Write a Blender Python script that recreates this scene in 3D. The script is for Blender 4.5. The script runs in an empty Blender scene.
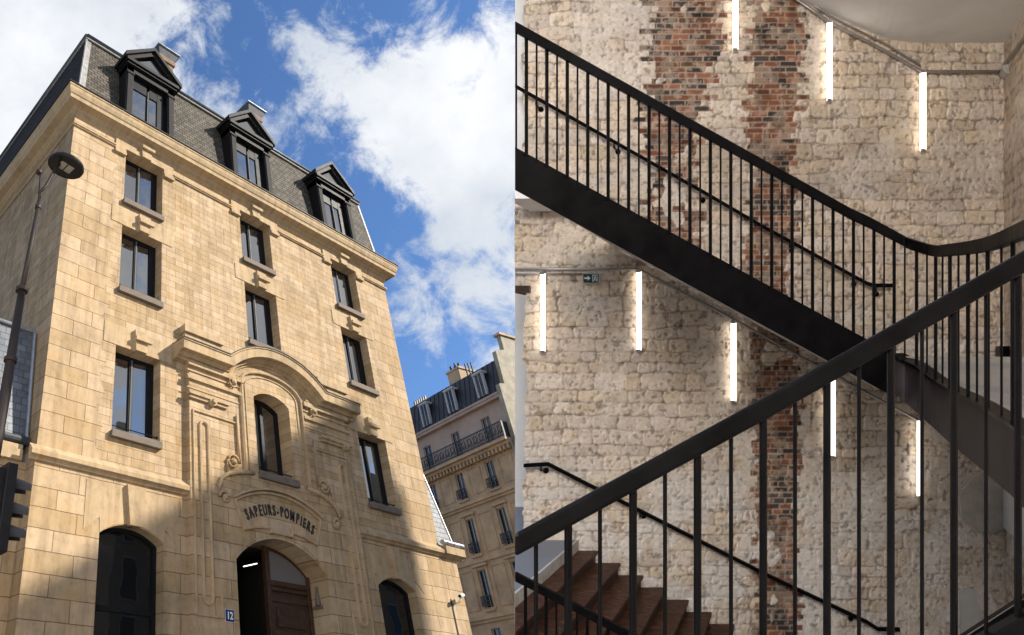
import bpy, math, random
import numpy as np
from mathutils import Vector, Matrix
random.seed(7); rng=np.random.default_rng(7)
S=bpy.context.scene; C=S.collection

# ---------------------------------------------------------------- camera
F=672.27; PX,PY=175.0,317.5
V=np.array([172.-PX,-(-720.-PY),-F]); R_=np.array([1250.-PX,-(750.-PY),-F])
Zc=V/np.linalg.norm(V); Xc=R_/np.linalg.norm(R_); Xc=Xc-np.dot(Xc,Zc)*Zc; Xc/=np.linalg.norm(Xc)
Yc=np.cross(Zc,Xc); M=np.array([Xc,Yc,Zc]); CAM=np.array([0.,-12.,0.])
cd=bpy.data.cameras.new('camera'); cam=bpy.data.objects.new('camera',cd); C.objects.link(cam); S.camera=cam
cd.sensor_fit='HORIZONTAL'; cd.sensor_width=36; cd.lens=F*36/1024; cd.shift_x=(512-PX)/1024; cd.shift_y=(PY-317.5)/1024
cd.clip_start=.05; cd.clip_end=2000
cam.matrix_world=Matrix(((M[0][0],M[0][1],M[0][2],CAM[0]),(M[1][0],M[1][1],M[1][2],CAM[1]),(M[2][0],M[2][1],M[2][2],CAM[2]),(0,0,0,1)))
def raydir(px,py):
    d=M@np.array([px-PX,-(py-PY),-F]); return d/np.linalg.norm(d)

# ---------------------------------------------------------------- mesh builder
class MB:
    def __init__(s): s.v=[]; s.f=[]
    def add(s,vs,fs):
        b=len(s.v); s.v+= [tuple(float(c) for c in p) for p in vs]; s.f+=[tuple(b+i for i in f) for f in fs]; return s
    def box(s,x0,x1,y0,y1,z0,z1):
        return s.add([(x0,y0,z0),(x1,y0,z0),(x1,y1,z0),(x0,y1,z0),(x0,y0,z1),(x1,y0,z1),(x1,y1,z1),(x0,y1,z1)],
          [(0,3,2,1),(4,5,6,7),(0,1,5,4),(1,2,6,5),(2,3,7,6),(3,0,4,7)])
    def prism(s,poly,y0,y1):      # poly in x,z extruded along y
        n=len(poly); vs=[(x,y0,z) for x,z in poly]+[(x,y1,z) for x,z in poly]
        fs=[tuple(range(n)),tuple(range(2*n-1,n-1,-1))]+[(i,i+n,(i+1)%n+n,(i+1)%n) for i in range(n)]
        return s.add(vs,fs)
    def tube(s,pts,r,n=8,r2=None,cap=True):
        pts=[Vector(p) for p in pts]; m=len(pts); ref=Vector((0,0,1)); rings=[]
        for i,p in enumerate(pts):
            t=(pts[min(i+1,m-1)]-pts[max(i-1,0)]).normalized()
            a=t.cross(ref)
            if a.length<.05: a=t.cross(Vector((1,0,0)))
            a.normalize(); b=t.cross(a).normalized()
            rr=r if r2 is None else r+(r2-r)*i/(m-1)
            rings.append([p+a*rr*math.cos(2*math.pi*k/n)+b*rr*math.sin(2*math.pi*k/n) for k in range(n)])
        vs=[q for g in rings for q in g]
        fs=[(i*n+k,i*n+(k+1)%n,(i+1)*n+(k+1)%n,(i+1)*n+k) for i in range(m-1) for k in range(n)]
        if cap: fs+=[tuple(range(n-1,-1,-1)),tuple((m-1)*n+k for k in range(n))]
        return s.add(vs,fs)
    def sweep(s,path,prof,closed=False):
        # path in (x,z); prof list of (y,n): n along the path's left normal; closed profile ring
        m=len(path); k=len(prof); vs=[]
        for i in range(m):
            p=np.array(path[i],float); a=np.array(path[max(i-1,0)],float); b=np.array(path[min(i+1,m-1)],float)
            if closed: a=np.array(path[(i-1)%m],float); b=np.array(path[(i+1)%m],float)
            d1=p-a; d2=b-p
            if np.linalg.norm(d1)<1e-9:d1=d2
            if np.linalg.norm(d2)<1e-9:d2=d1
            d1=d1/np.linalg.norm(d1); d2=d2/np.linalg.norm(d2)
            n1=np.array([-d1[1],d1[0]]); n2=np.array([-d2[1],d2[0]]); nn=n1+n2; nn/=np.linalg.norm(nn)
            nn=nn/max(.5,np.dot(nn,n1))
            for y,q in prof: vs.append((p[0]+nn[0]*q,y,p[1]+nn[1]*q))
        seg=m if closed else m-1
        fs=[(i*k+j,i*k+(j+1)%k,((i+1)%m)*k+(j+1)%k,((i+1)%m)*k+j) for i in range(seg) for j in range(k)]
        if not closed: fs+=[tuple(range(k-1,-1,-1)),tuple((m-1)*k+j for j in range(k))]
        return s.add(vs,fs)
    def map(s,fn): s.v=[tuple(fn(*p)) for p in s.v]; return s

def norm(me):
    import bmesh
    bm=bmesh.new(); bm.from_mesh(me); bmesh.ops.recalc_face_normals(bm,faces=bm.faces); bm.to_mesh(me); bm.free()
def mesh(name,mb,mat,org=(0,0,0),smooth=False,recalc=True):
    me=bpy.data.meshes.new(name); o=org
    me.from_pydata([(p[0]-o[0],p[1]-o[1],p[2]-o[2]) for p in mb.v],[],mb.f); me.update()
    if recalc: norm(me)
    if mat: me.materials.append(mat)
    if smooth:
        for p in me.polygons: p.use_smooth=True
    return me
def link(name,me,parent=None,loc=None):
    o=bpy.data.objects.new(name,me); C.objects.link(o)
    if parent: o.parent=parent
    if loc is not None: o.location=loc
    return o
def thing(name,label,cat,loc=(0,0,0),group=None):
    o=bpy.data.objects.new(name,None); C.objects.link(o); o.location=loc; o.empty_display_size=.2
    o['label']=label; o['category']=cat
    if group:o['group']=group
    return o
def tag(o,label,cat,group=None):
    o['label']=label;o['category']=cat
    if group:o['group']=group
    return o
def wloc(root):
    v=Vector(root.location)
    while root.parent: root=root.parent; v+=Vector(root.location)
    return v
def pieces(mb):      # separate shells of a builder, so each piece becomes a part of its own
    par=list(range(len(mb.v)))
    def find(i):
        while par[i]!=i: par[i]=par[par[i]]; i=par[i]
        return i
    for f in mb.f:
        a=find(f[0])
        for i in f[1:]: par[find(i)]=a
    g={}
    for f in mb.f: g.setdefault(find(f[0]),[]).append(f)
    out=[]
    for fs in g.values():
        ids=sorted({i for f in fs for i in f}); mp={j:k for k,j in enumerate(ids)}; q=MB(); q.v=[mb.v[i] for i in ids]; q.f=[tuple(mp[i] for i in f) for f in fs]; out.append(q)
    return out
def parts(name,mb,mat,parent,**k):
    return [part(name,q,mat,parent,**k) for q in pieces(mb)]
def part(name,mb,mat,parent,label=None,bevel=0,smooth=False,recalc=True):   # verts given in world coordinates
    me=mesh(name,mb,mat,wloc(parent),smooth,recalc); o=link(name,me,parent)
    if label:o['label']=label
    if bevel: bev(o,bevel)
    return o
def single(name,mb,mat,label,cat,loc=(0,0,0),group=None,bevel=0,smooth=False):
    o=link(name,mesh(name,mb,mat,loc,smooth),None,loc); tag(o,label,cat,group)
    if bevel: bev(o,bevel)
    return o
def struct(name,mb,mat,recalc=True):
    o=link(name,mesh(name,mb,mat,(0,0,0),False,recalc)); o['kind']='structure'; return o
def bev(o,w,seg=2):
    m=o.modifiers.new('bevel','BEVEL'); m.width=w; m.segments=seg; m.limit_method='ANGLE'; m.angle_limit=.6
def kids(o): return [c for c in list(C.objects) if c.parent==o]
def dup(o,parent=None,loc=None):
    ch=kids(o); c=o.copy(); C.objects.link(c); c.parent=parent
    if loc is not None: c.location=loc
    for k in ch: dup(k,c)
    return c

# ---------------------------------------------------------------- materials
def newmat(name,base=(.5,.5,.5),rough=.7,metal=0,spec=.5):
    m=bpy.data.materials.new(name); m.use_nodes=True; b=m.node_tree.nodes['Principled BSDF']
    b.inputs['Base Color'].default_value=(*base,1); b.inputs['Roughness'].default_value=rough
    b.inputs['Metallic'].default_value=metal; b.inputs['Specular IOR Level'].default_value=spec
    return m
def N(m,t,**kw):
    n=m.node_tree.nodes.new(t)
    for k,v in kw.items(): setattr(n,k,v)
    return n
def L(m,a,b): m.node_tree.links.new(a,b)
def noise(m,scale,detail=4,rough=.6,vec=None,dist=0):
    n=N(m,'ShaderNodeTexNoise'); n.inputs['Scale'].default_value=scale; n.inputs['Detail'].default_value=detail
    n.inputs['Roughness'].default_value=rough; n.inputs['Distortion'].default_value=dist
    if vec is not None: L(m,vec,n.inputs['Vector'])
    return n
def ramp(m,src,pts):
    r=N(m,'ShaderNodeValToRGB'); el=r.color_ramp.elements
    while len(el)<len(pts): el.new(.5)
    for e,(p,c) in zip(el,pts): e.position=p; e.color=(*c,1) if len(c)==3 else c
    L(m,src,r.inputs[0]); return r
def mix(m,a,b,fac,mode='MIX'):
    x=N(m,'ShaderNodeMix',data_type='RGBA',blend_type=mode)
    for sock,i in ((a,6),(b,7)):
        if isinstance(sock,tuple): x.inputs[i].default_value=(*sock,1)
        else: L(m,sock,x.inputs[i])
    if isinstance(fac,(int,float)): x.inputs[0].default_value=fac
    else: L(m,fac,x.inputs[0])
    return x.outputs[2]
def math_(m,op,a,b=None,c=None):
    x=N(m,'ShaderNodeMath',operation=op)
    for i,s in enumerate((a,b,c)):
        if s is None: continue
        if isinstance(s,(int,float)): x.inputs[i].default_value=s
        else: L(m,s,x.inputs[i])
    return x.outputs[0]
def bump(m,h,strength=.5,dist=.01,nrm=None):
    b=N(m,'ShaderNodeBump'); b.inputs['Strength'].default_value=strength; b.inputs['Distance'].default_value=dist
    L(m,h,b.inputs['Height'])
    if nrm is not None: L(m,nrm,b.inputs['Normal'])
    return b.outputs[0]
def world_uv(m,swap):
    g=N(m,'ShaderNodeNewGeometry'); s=N(m,'ShaderNodeSeparateXYZ'); c=N(m,'ShaderNodeCombineXYZ'); L(m,g.outputs['Position'],s.inputs[0])
    a=s.outputs[swap]; L(m,a,c.inputs[0]); L(m,s.outputs[2],c.inputs[1]); return c.outputs[0],s,g
def simple(name,base,rough=.6,metal=0,var=.25,scale=6,bs=.15,spec=.5,dist=.004):
    m=newmat(name,base,rough,metal,spec); b=m.node_tree.nodes['Principled BSDF']
    g=N(m,'ShaderNodeNewGeometry'); n=noise(m,scale,6,.65,g.outputs['Position'])
    lo=tuple(c*(1-var) for c in base); hi=tuple(min(1,c*(1+var)) for c in base)
    r=ramp(m,n.outputs[0],[(.3,lo),(.7,hi)]); L(m,r.outputs[0],b.inputs['Base Color'])
    n2=noise(m,scale*9,4,.6,g.outputs['Position']); L(m,bump(m,n2.outputs[0],bs,dist),b.inputs['Normal'])
    rr=N(m,'ShaderNodeMapRange'); L(m,n.outputs[0],rr.inputs[0]); rr.inputs[3].default_value=max(0,rough-.12); rr.inputs[4].default_value=min(1,rough+.12)
    L(m,rr.outputs[0],b.inputs['Roughness']); return m
def bricktex(m,vec,w,h,mortar,c1,c2,cm,smooth=.15,bias=0,off=.5):
    b=N(m,'ShaderNodeTexBrick'); L(m,vec,b.inputs['Vector']); b.offset=off
    b.inputs['Color1'].default_value=(*c1,1); b.inputs['Color2'].default_value=(*c2,1); b.inputs['Mortar'].default_value=(*cm,1)
    b.inputs['Scale'].default_value=1; b.inputs['Mortar Size'].default_value=mortar; b.inputs['Mortar Smooth'].default_value=smooth
    b.inputs['Bias'].default_value=bias; b.inputs['Brick Width'].default_value=w; b.inputs['Row Height'].default_value=h
    return b
ST=(.42,.312,.190)
def ashlar(name,axis,plain=False,tone=1.0,base=None):
    base=base or ST
    m=newmat(name,base,.85,0,.25); b=m.node_tree.nodes['Principled BSDF']
    vec,sep,g=world_uv(m,axis)
    # slight wobble so joints are not ruler straight
    nw=noise(m,1.7,3,.5,g.outputs['Position']); sc=N(m,'ShaderNodeVectorMath',operation='SCALE'); L(m,nw.outputs['Color'],sc.inputs[0]); sc.inputs['Scale'].default_value=.035
    ad=N(m,'ShaderNodeVectorMath',operation='ADD'); L(m,vec,ad.inputs[0]); L(m,sc.outputs[0],ad.inputs[1]); v=ad.outputs[0]
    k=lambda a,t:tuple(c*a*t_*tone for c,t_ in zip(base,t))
    n1=noise(m,.9,6,.68,g.outputs['Position']); n2=noise(m,5,7,.7,g.outputs['Position']); n3=noise(m,60,4,.7,g.outputs['Position'])
    cA,cB,cM=k(1.12,(1,1,1.06)),k(.86,(1,.96,.86)),k(.36,(.95,.85,.75))
    s1=bricktex(m,v,.62,.205,.0048,cA,cB,cM); s2=bricktex(m,v,1.3,.405,.008,k(1.12,(1,1,1.06)),k(.88,(1,.96,.87)),cM,off=.37)
    mk=None
    if axis==0:
        ax=math_(m,'ABSOLUTE',math_(m,'SUBTRACT',sep.outputs[0],12.2)); q=math_(m,'GREATER_THAN',math_(m,'ADD',ax,math_(m,'MULTIPLY',math_(m,'PINGPONG',sep.outputs[2],.405),.5)),5.45)
        low=math_(m,'LESS_THAN',sep.outputs[2],5.05); mk=math_(m,'MAXIMUM',q,low)
    else:
        ax=math_(m,'LESS_THAN',sep.outputs[1],1.1); low=math_(m,'LESS_THAN',sep.outputs[2],5.05); mk=math_(m,'MAXIMUM',ax,low)
    col=mix(m,s1.outputs[0],s2.outputs[0],mk)
    if plain: col=mix(m,k(1.02,(1,1,1)),k(.96,(1,.99,.96)),n1.outputs[0])
    blot=ramp(m,n1.outputs[0],[(.32,(.78,.76,.74)),(.5,(1,1,1)),(.7,(1.0,.92,.78))]); col=mix(m,col,blot.outputs[0],.9,'MULTIPLY')
    fin=ramp(m,n2.outputs[0],[(.3,(.68,.66,.62)),(.50,(1,1,1)),(.75,(1.05,1.04,1.02))]); col=mix(m,col,fin.outputs[0],.75,'MULTIPLY')
    # a scatter of orange and grey replaced stones
    n4=noise(m,1.3,2,.5,v); og=ramp(m,n4.outputs[0],[(.66,(0,0,0)),(.7,(1,1,1))]); col=mix(m,col,k(1,(1.0,.82,.55)),math_(m,'MULTIPLY',og.outputs[0],.35))
    # grime streaks that run down the wall
    st=N(m,'ShaderNodeMapping'); st.inputs['Scale'].default_value=(3.5,.35,1); L(m,vec,st.inputs[0]); n5=noise(m,1.5,5,.65,st.outputs[0])
    gr=ramp(m,n5.outputs[0],[(.42,(1,1,1)),(.72,(.55,.52,.48))]); col=mix(m,col,gr.outputs[0],.7,'MULTIPLY')
    L(m,col,b.inputs['Base Color'])
    hs=mix(m,s1.outputs['Fac'],s2.outputs['Fac'],mk)
    h=math_(m,'MULTIPLY',hs,-1.0) if not plain else 0
    hh=math_(m,'ADD',h,math_(m,'MULTIPLY',n2.outputs[0],.5)); nb=bump(m,hh,.55,.012); nb=bump(m,n3.outputs[0],.3,.004,nb)
    L(m,nb,b.inputs['Normal']); return m
def slate(name,axis,c1,c2,cm,w=.2,h=.11,rough=.45,spec=.5,mo=.008):
    m=newmat(name,c1,rough,0,spec); b=m.node_tree.nodes['Principled BSDF']; vec,sep,g=world_uv(m,axis)
    t=bricktex(m,vec,w,h,mo,c1,c2,cm,smooth=.2); n=noise(m,1.6,6,.7,g.outputs['Position']); n2=noise(m,35,3,.6,g.outputs['Position'])
    r=ramp(m,n.outputs[0],[(.35,(.75,.74,.72)),(.5,(1,1,1)),(.72,(1.3,1.22,1.05))]); n7=noise(m,7,5,.7,g.outputs['Position']); r7=ramp(m,n7.outputs[0],[(.3,(.7,.68,.65)),(.6,(1.1,1.1,1.1))]); L(m,mix(m,mix(m,t.outputs[0],r.outputs[0],.8,'MULTIPLY'),r7.outputs[0],.8,'MULTIPLY'),b.inputs['Base Color'])
    fr=math_(m,'FRACT',math_(m,'DIVIDE',sep.outputs[2],h)); hh=math_(m,'SUBTRACT',math_(m,'MULTIPLY',fr,-.8),t.outputs['Fac'])
    nb=bump(m,hh,.6,.012); L(m,bump(m,n2.outputs[0],.25,.004,nb),b.inputs['Normal']); return m
MT={}
MT['wall']=ashlar('limestone_front',0); MT['wall_side_shaded']=ashlar('limestone_side_shaded',1,tone=.8); MT['stone']=ashlar('limestone_carved',0,plain=True)  # side stone toned darker: the side wall's shade is painted into its colour
MT['sill']=simple('grey_stone',(.125,.095,.07),.8,var=.3)
MT['slate']=slate('roof_slate',0,(.055,.048,.038),(.125,.108,.083),(.016,.014,.012),.21,.135,rough=.75,spec=.2,mo=.014)
MT['slate_side_shaded']=slate('roof_slate_side_shaded',1,(.02,.018,.016),(.035,.03,.027),(.008,.008,.008),rough=.8,spec=.1)  # darker copy of the front slate, with the roof side's shade in the colour
MT['slate_pale']=slate('pale_slate',0,(.15,.155,.165),(.22,.225,.235),(.045,.045,.05),.26,.16,.35)
MT['slate_blue']=slate('blue_slate',0,(.07,.08,.1),(.115,.13,.15),(.025,.028,.03),.26,.17,.35)
MT['zinc']=simple('zinc',(.30,.31,.33),.42,.7,var=.25,scale=4)
MT['dark_zinc']=simple('dark_zinc',(.045,.05,.055),.45,.3,var=.35,scale=5)
MT['dormer']=simple('dormer_black',(.0065,.006,.006),.6,0,var=.7,scale=9,spec=.22)
MT['worn']=simple('worn_paint',(.016,.015,.014),.75,0,var=.9,scale=16,spec=.2)
MT['flash']=simple('lead_flashing',(.24,.235,.22),.6,.1,var=.35,scale=6)
MT['tymp']=simple('pale_zinc_panel',(.075,.085,.092),.7,0,var=.15,spec=.1)
MT['frame']=simple('anthracite_frame',(.010,.0105,.0115),.5,0,var=.2,spec=.12)
MT['mull']=simple('grey_casement',(.10,.10,.10),.6,0,var=.15,spec=.1)
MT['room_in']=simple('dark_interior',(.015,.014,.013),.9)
MT['chim']=simple('chimney_brick',(.17,.105,.06),.85,var=.35,scale=9)
MT['wood']=simple('stained_wood',(.045,.021,.011),.42,0,var=.5,scale=9)
MT['black']=simple('black_metal',(.008,.008,.009),.45,0,var=.3,scale=8,spec=.15)
MT['letters']=simple('black_letters',(.012,.012,.012),.5)
def glass(name,base,tilt=.02,ior=2.1,rough=.015):
    m=newmat(name,base,rough,0,.5); b=m.node_tree.nodes['Principled BSDF']; b.inputs['IOR'].default_value=ior
    g=N(m,'ShaderNodeNewGeometry'); n=noise(m,1.1,2,.5,g.outputs['Position']); L(m,bump(m,n.outputs[0],tilt*5,.05),b.inputs['Normal']); return m
MT['glass']=glass('window_glass',(.012,.014,.017),ior=3.0)
MT['glass_dark']=glass('dark_glass',(.005,.006,.008),ior=1.6)
MT['glass_frost']=glass('fanlight_glass',(.13,.125,.12),ior=1.5,rough=.35)

# ================================================================= THE FIRE STATION
G=-1.6   # ground level (camera eye is z=0)
st=thing('fire_station','tan limestone fire station with mansard roof, dormers and arched portal','building',(12.2,0,G))
def arc(x0,x1,zs,rise,n=14):      # segmental arch from (x0,zs) to (x1,zs)
    w=(x1-x0)/2; Rr=(w*w+rise*rise)/(2*rise); cx=(x0+x1)/2; cz=zs+rise-Rr; a0=math.asin(w/Rr)
    return [(cx+Rr*math.sin(-a0+2*a0*i/n),cz+Rr*math.cos(-a0+2*a0*i/n)) for i in range(n+1)]
def holed(mb,X0,X1,Z0,Z1,holes,y=0.,depth=.35):
    # holes: (x0,x1,z0,z1,rise)  z1 = springing ; rise 0 = flat ; depth None skips the reveal
    xs=sorted({X0,X1}|{h[0] for h in holes}|{h[1] for h in holes}); xs=[x for x in xs if X0<=x<=X1]
    zs=sorted({Z0,Z1}|{h[2] for h in holes}|{h[3]+h[4] for h in holes}); zs=[z for z in zs if Z0<=z<=Z1]
    for i in range(len(xs)-1):
        for j in range(len(zs)-1):
            cx=(xs[i]+xs[i+1])/2; cz=(zs[j]+zs[j+1])/2
            if any(h[0]<cx<h[1] and h[2]<cz<h[3]+h[4] for h in holes): continue
            mb.add([(xs[i],y,zs[j]),(xs[i+1],y,zs[j]),(xs[i+1],y,zs[j+1]),(xs[i],y,zs[j+1])],[(0,1,2,3)])
    for h in holes:
        x0,x1,z0,z1,r=h[:5]; d=h[5] if len(h)>5 else depth
        if r>0:
            a=arc(x0,x1,z1,r); t=z1+r
            for p,q in zip(a,a[1:]): mb.add([(p[0],y,p[1]),(q[0],y,q[1]),(q[0],y,t+.0001),(p[0],y,t+.0001)],[(0,1,2,3)])
            out=[(x0,z0),(x0,z1)]+a[1:-1]+[(x1,z1),(x1,z0)]
        else: out=[(x0,z0),(x0,z1),(x1,z1),(x1,z0)]
        if d:
            for p,q in zip(out,out[1:]+out[:1]): mb.add([(p[0],y,p[1]),(q[0],y,q[1]),(q[0],y+d,q[1]),(p[0],y+d,p[1])],[(0,1,2,3)])
WX=[(7.18,8.5),(11.58,12.9),(15.88,17.2)]
WZ=[(12.93,14.87),(9.95,12.02),(6.04,8.24)]
XL,XR=5.44,18.93
wins=[(WX[c][0],WX[c][1],WZ[r][0],WZ[r][1],0) for c in range(3) for r in range(3) if not(c==1 and r==2)]
gw=[(7.02,8.64,-.9,3.76,.27),(15.72,17.34,-.9,3.76,.27)]
b=MB(); holed(b,XL,XR,G,15.4,wins+gw+[(9.27,15.13,G,8.45,0,None)])
part('wall',b,MT['wall'],st,recalc=False)
part('rear_wall',MB().box(XL,XR,13.9,14,G,15.4),MT['wall'],st)
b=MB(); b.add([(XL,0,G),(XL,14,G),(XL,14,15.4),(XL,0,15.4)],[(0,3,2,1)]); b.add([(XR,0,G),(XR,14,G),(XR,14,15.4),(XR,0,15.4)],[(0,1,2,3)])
parts('side_wall',b,MT['wall_side_shaded'],st,recalc=False)
# cornice running round the four sides
def ring(mb,x0,x1,y0,y1,prof):   # prof (out, z) open list, outermost loop around the box
    k=len(prof); vs=[]
    for (x,y,sx,sy) in ((x0,y0,-1,-1),(x1,y0,1,-1),(x1,y1,1,1),(x0,y1,-1,1)):
        for o,z in prof: vs.append((x+sx*o,y+sy*o,z))
    fs=[(i*k+j,((i+1)%4)*k+j,((i+1)%4)*k+j+1,i*k+j+1) for i in range(4) for j in range(k-1)]
    mb.add(vs,fs)
b=MB(); ring(b,XL,XR,0,14,[(0,15.12),(.07,15.16),(.07,15.26),(.12,15.30),(.16,15.36),(.36,15.40),(.37,15.52),(.40,15.55),(.44,15.66),(.45,15.76),(.47,15.78),(.47,15.84),(.0,15.95)])
part('cornice',b,MT['stone'],st)
b=MB(); ring(b,XL,XR,0,14,[(.475,15.842),(.50,15.85),(.50,15.885),(.3,15.96),(.0,15.99)])
part('gutter',b,MT['dormer'],st)
# frieze moulding interrupted by the top windows
b=MB()
for x0,x1 in ((XL-.05,6.80),(8.88,11.2),(13.28,15.5),(17.58,XR+.05)): b.prism([(x0,14.76),(x1,14.76),(x1,14.86),(x0,14.86)],-.05,0).prism([(x0,14.80),(x1,14.80),(x1,14.85),(x0,14.85)],-.08,-.05)
b.box(XL-.05,XL,0,14,14.76,14.86)
parts('frieze_moulding',b,MT['stone'],st)
# string course and the base cornice
b=MB()
pr=[(0,4.93),(.06,4.95),(.09,5.0),(.15,5.03),(.16,5.12),(0,5.28)]
for x0,x1 in ((XL-.16,9.25),(15.15,XR+.04)):
    k=len(pr); vs=[(x0,-o,z) for o,z in pr]+[(x1,-o,z) for o,z in pr]
    b.add(vs,[(j,j+1,j+1+k,j+k) for j in range(k-1)]+[tuple(range(k)),tuple(range(2*k-1,k-1,-1))])
parts('string_course',b,MT['stone'],st)

# --- windows (built once in local coordinates, then copied)
def make_window(w,h,parent,ajar=False,rail=True):
    D=.30
    f=MB()
    for bx in ((0,.07,0,h),(w-.07,w,0,h),(0,w,h-.08,h),(0,w,0,.07)): f.box(bx[0],bx[1],D,D+.08,bx[2],bx[3])
    f.box(w/2-.055,w/2+.055,D+.0,D+.075,.07,h-.08)
    f.box(w-.22,w-.07,D+.01,D+.07,.07,h-.08)
    fo=link('window',mesh('window_frame',f,MT['frame']),parent); bev(fo,.006)
    m=MB(); m.box(w/2-.022,w/2+.016,D-.02,D-.002,.08,h-.09)
    link('mullion',mesh('window_mullion',m,MT['mull']),fo)
    for x0,x1,t in ((.07,w/2-.055,.0),(w/2+.055,w-.22,.012)):
        p=MB(); p.add([(x0,D+.04+t,.07),(x1,D+.04-t,.07),(x1,D+.042-t,h-.08),(x0,D+.042+t,h-.08)],[(0,1,2,3)]); link('pane',mesh('window_pane',p,MT['glass'],recalc=False),fo)
    s=MB(); s.prism([(-.05,-.18),(w+.0,-.18),(w+.0,-.03),(w,-.0),(0,0),(-.05,-.03)],-.12,.0); s.box(0,w,0,.3,-.05,.004)
    so=link('sill',mesh('window_sill',s,MT['sill']),fo); bev(so,.01)
    if rail:
        r=MB(); r.tube([(0,.10,.17),(w,.10,.17)],.012,6); r.box(0,.03,.08,.12,.15,.19); r.box(w-.03,w,.08,.12,.15,.19)
        link('guard_rail',mesh('guard_rail',r,MT['black']),fo)
    i=MB(); i.add([(0,.9,0),(w,.9,0),(w,.9,h),(0,.9,h)],[(0,1,2,3)])
    return fo
def vary(o):
    for c in kids(o):
        if c.name.startswith('pane'): c.rotation_euler=(random.uniform(-.009,.009),0,random.uniform(-.02,.02))
protos={}
base=wloc(st)
for c in range(3):
    for r in range(3):
        if c==1 and r==2: continue
        x0,x1=WX[c]; z0,z1=WZ[r]
        if r not in protos: protos[r]=o=make_window(x1-x0,z1-z0,st,rail=(r!=0))
        else: o=dup(protos[r],st)
        vary(o)
        o.location=Vector((x0,0,z0))-base
# lintels with stepped keystones
for c in range(3):
    for r in range(3):
        if c==1 and r==2: continue
        x0,x1=WX[c]; z1=WZ[r][1]; cx=(x0+x1)/2; b=MB()
        if r==0:
            b.prism([(x0-.38,z1-.3),(x0-.02,z1-.3),(x0-.02,z1),(x1+.02,z1),(x1+.02,z1-.3),(x1+.38,z1-.3),(x1+.38,z1+.25),(x0-.38,z1+.25)],-.05,0)
            for xa in (x0-.4,x1+.02): b.box(xa,xa+.38,-.09,-.05,z1-.3,z1-.18)
        else:
            b.prism([(x0-.36,z1+.0),(x0,z1),(x1,z1),(x1+.36,z1),(x1+.36,z1+.56),(x0-.36,z1+.56)],-.018,0)
        lo=part('lintel',b,MT['stone'],st,bevel=.006)
        k=MB(); h=.42 if r==0 else .56
        k.prism([(cx-.15,z1-.02),(cx+.17,z1-.02),(cx+.2,z1+h),(cx-.19,z1+h)],-.12,0)
        k.prism([(cx-.2,z1+h*.42),(cx+.27,z1+h*.42),(cx+.27,z1+h*.62),(cx-.2,z1+h*.62)],-.20,-.12) if r else k.prism([(cx-.2,z1+h-.14),(cx+.25,z1+h-.14),(cx+.25,z1+h-.02),(cx-.2,z1+h-.02)],-.2,-.12)
        part('keystone',k,MT['stone'],lo,bevel=.008)
# ground floor arched windows
for (x0,x1,z0,zs,rise) in gw:
    D=.28; a=arc(x0,x1,zs,rise); b=MB()
    out=[(x0,z0),(x0,zs)]+a[1:-1]+[(x1,zs),(x1,z0)]; inn=[]
    w=.09; ai=arc(x0+w,x1-w,zs-.02,rise-.05); inn=[(x0+w,z0+w),(x0+w,zs-.02)]+ai[1:-1]+[(x1-w,zs-.02),(x1-w,z0+w)]
    n=len(out); b.add([(p[0],D,p[1]) for p in out]+[(p[0],D,p[1]) for p in inn]+[(p[0],D+.08,p[1]) for p in inn],[(i,(i+1)%n,n+(i+1)%n,n+i) for i in range(n)]+[(n+i,n+(i+1)%n,2*n+(i+1)%n,2*n+i) for i in range(n)])
    b.box(x0+w,x1-w,D-.0,D+.06,2.36,2.46)
    wo=part('window',b,MT['frame'],st)
    p=MB(); p.add([(q[0],D+.05,q[1]) for q in inn],[tuple(range(len(inn)))]); part('pane',p,MT['glass_dark'],wo,recalc=True)
    # voussoirs
    v=MB(); cx=(x0+x1)/2
    v.prism([(x0-.02,zs+.32),(x0-.38,zs),(x0-.38,zs+1.05),(x1+.38,zs+1.05),(x1+.38,zs),(x1+.02,zs+.32)]+[(p_[0],p_[1]+.02) for p_ in arc(x0,x1,zs,rise)][::-1],-.012,0)
    lo=part('lintel',v,MT['stone'],st)
    k=MB(); k.prism([(cx-.14,zs+.24),(cx+.14,zs+.24),(cx+.24,zs+1.1),(cx-.24,zs+1.1)],-.11,0); part('keystone',k,MT['stone'],lo,bevel=.01)

# --- the portal bay
PY0=-.15
pc=12.2
b=MB(); holed(b,9.27,15.13,G,8.45,[(10.56,13.56,G,3.70,.66,.95),(11.47,12.79,5.97,8.06,.23,.55)],PY0)
for x in (9.27,15.13): b.add([(x,PY0,G),(x,0.02,G),(x,0.02,8.45),(x,PY0,8.45)],[(0,1,2,3)])
hoodC=arc(10.40,14.08,8.84,.72,22)
def off(P,d):
    r=[]
    for i in range(len(P)):
        a=np.array(P[max(i-1,0)]);q=np.array(P[min(i+1,len(P)-1)]); t=(q-a)/np.linalg.norm(q-a); r.append((P[i][0]-t[1]*-d*-1 if False else P[i][0]+t[1]*d, P[i][1]-t[0]*d))
    return r
for p,q in zip(hoodC,hoodC[1:]): b.add([(p[0],PY0,8.45),(q[0],PY0,8.45),(q[0],PY0,q[1]-.2),(p[0],PY0,p[1]-.2)],[(0,1,2,3)])
po=part('portal',b,MT['wall'],st,recalc=False)
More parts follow.
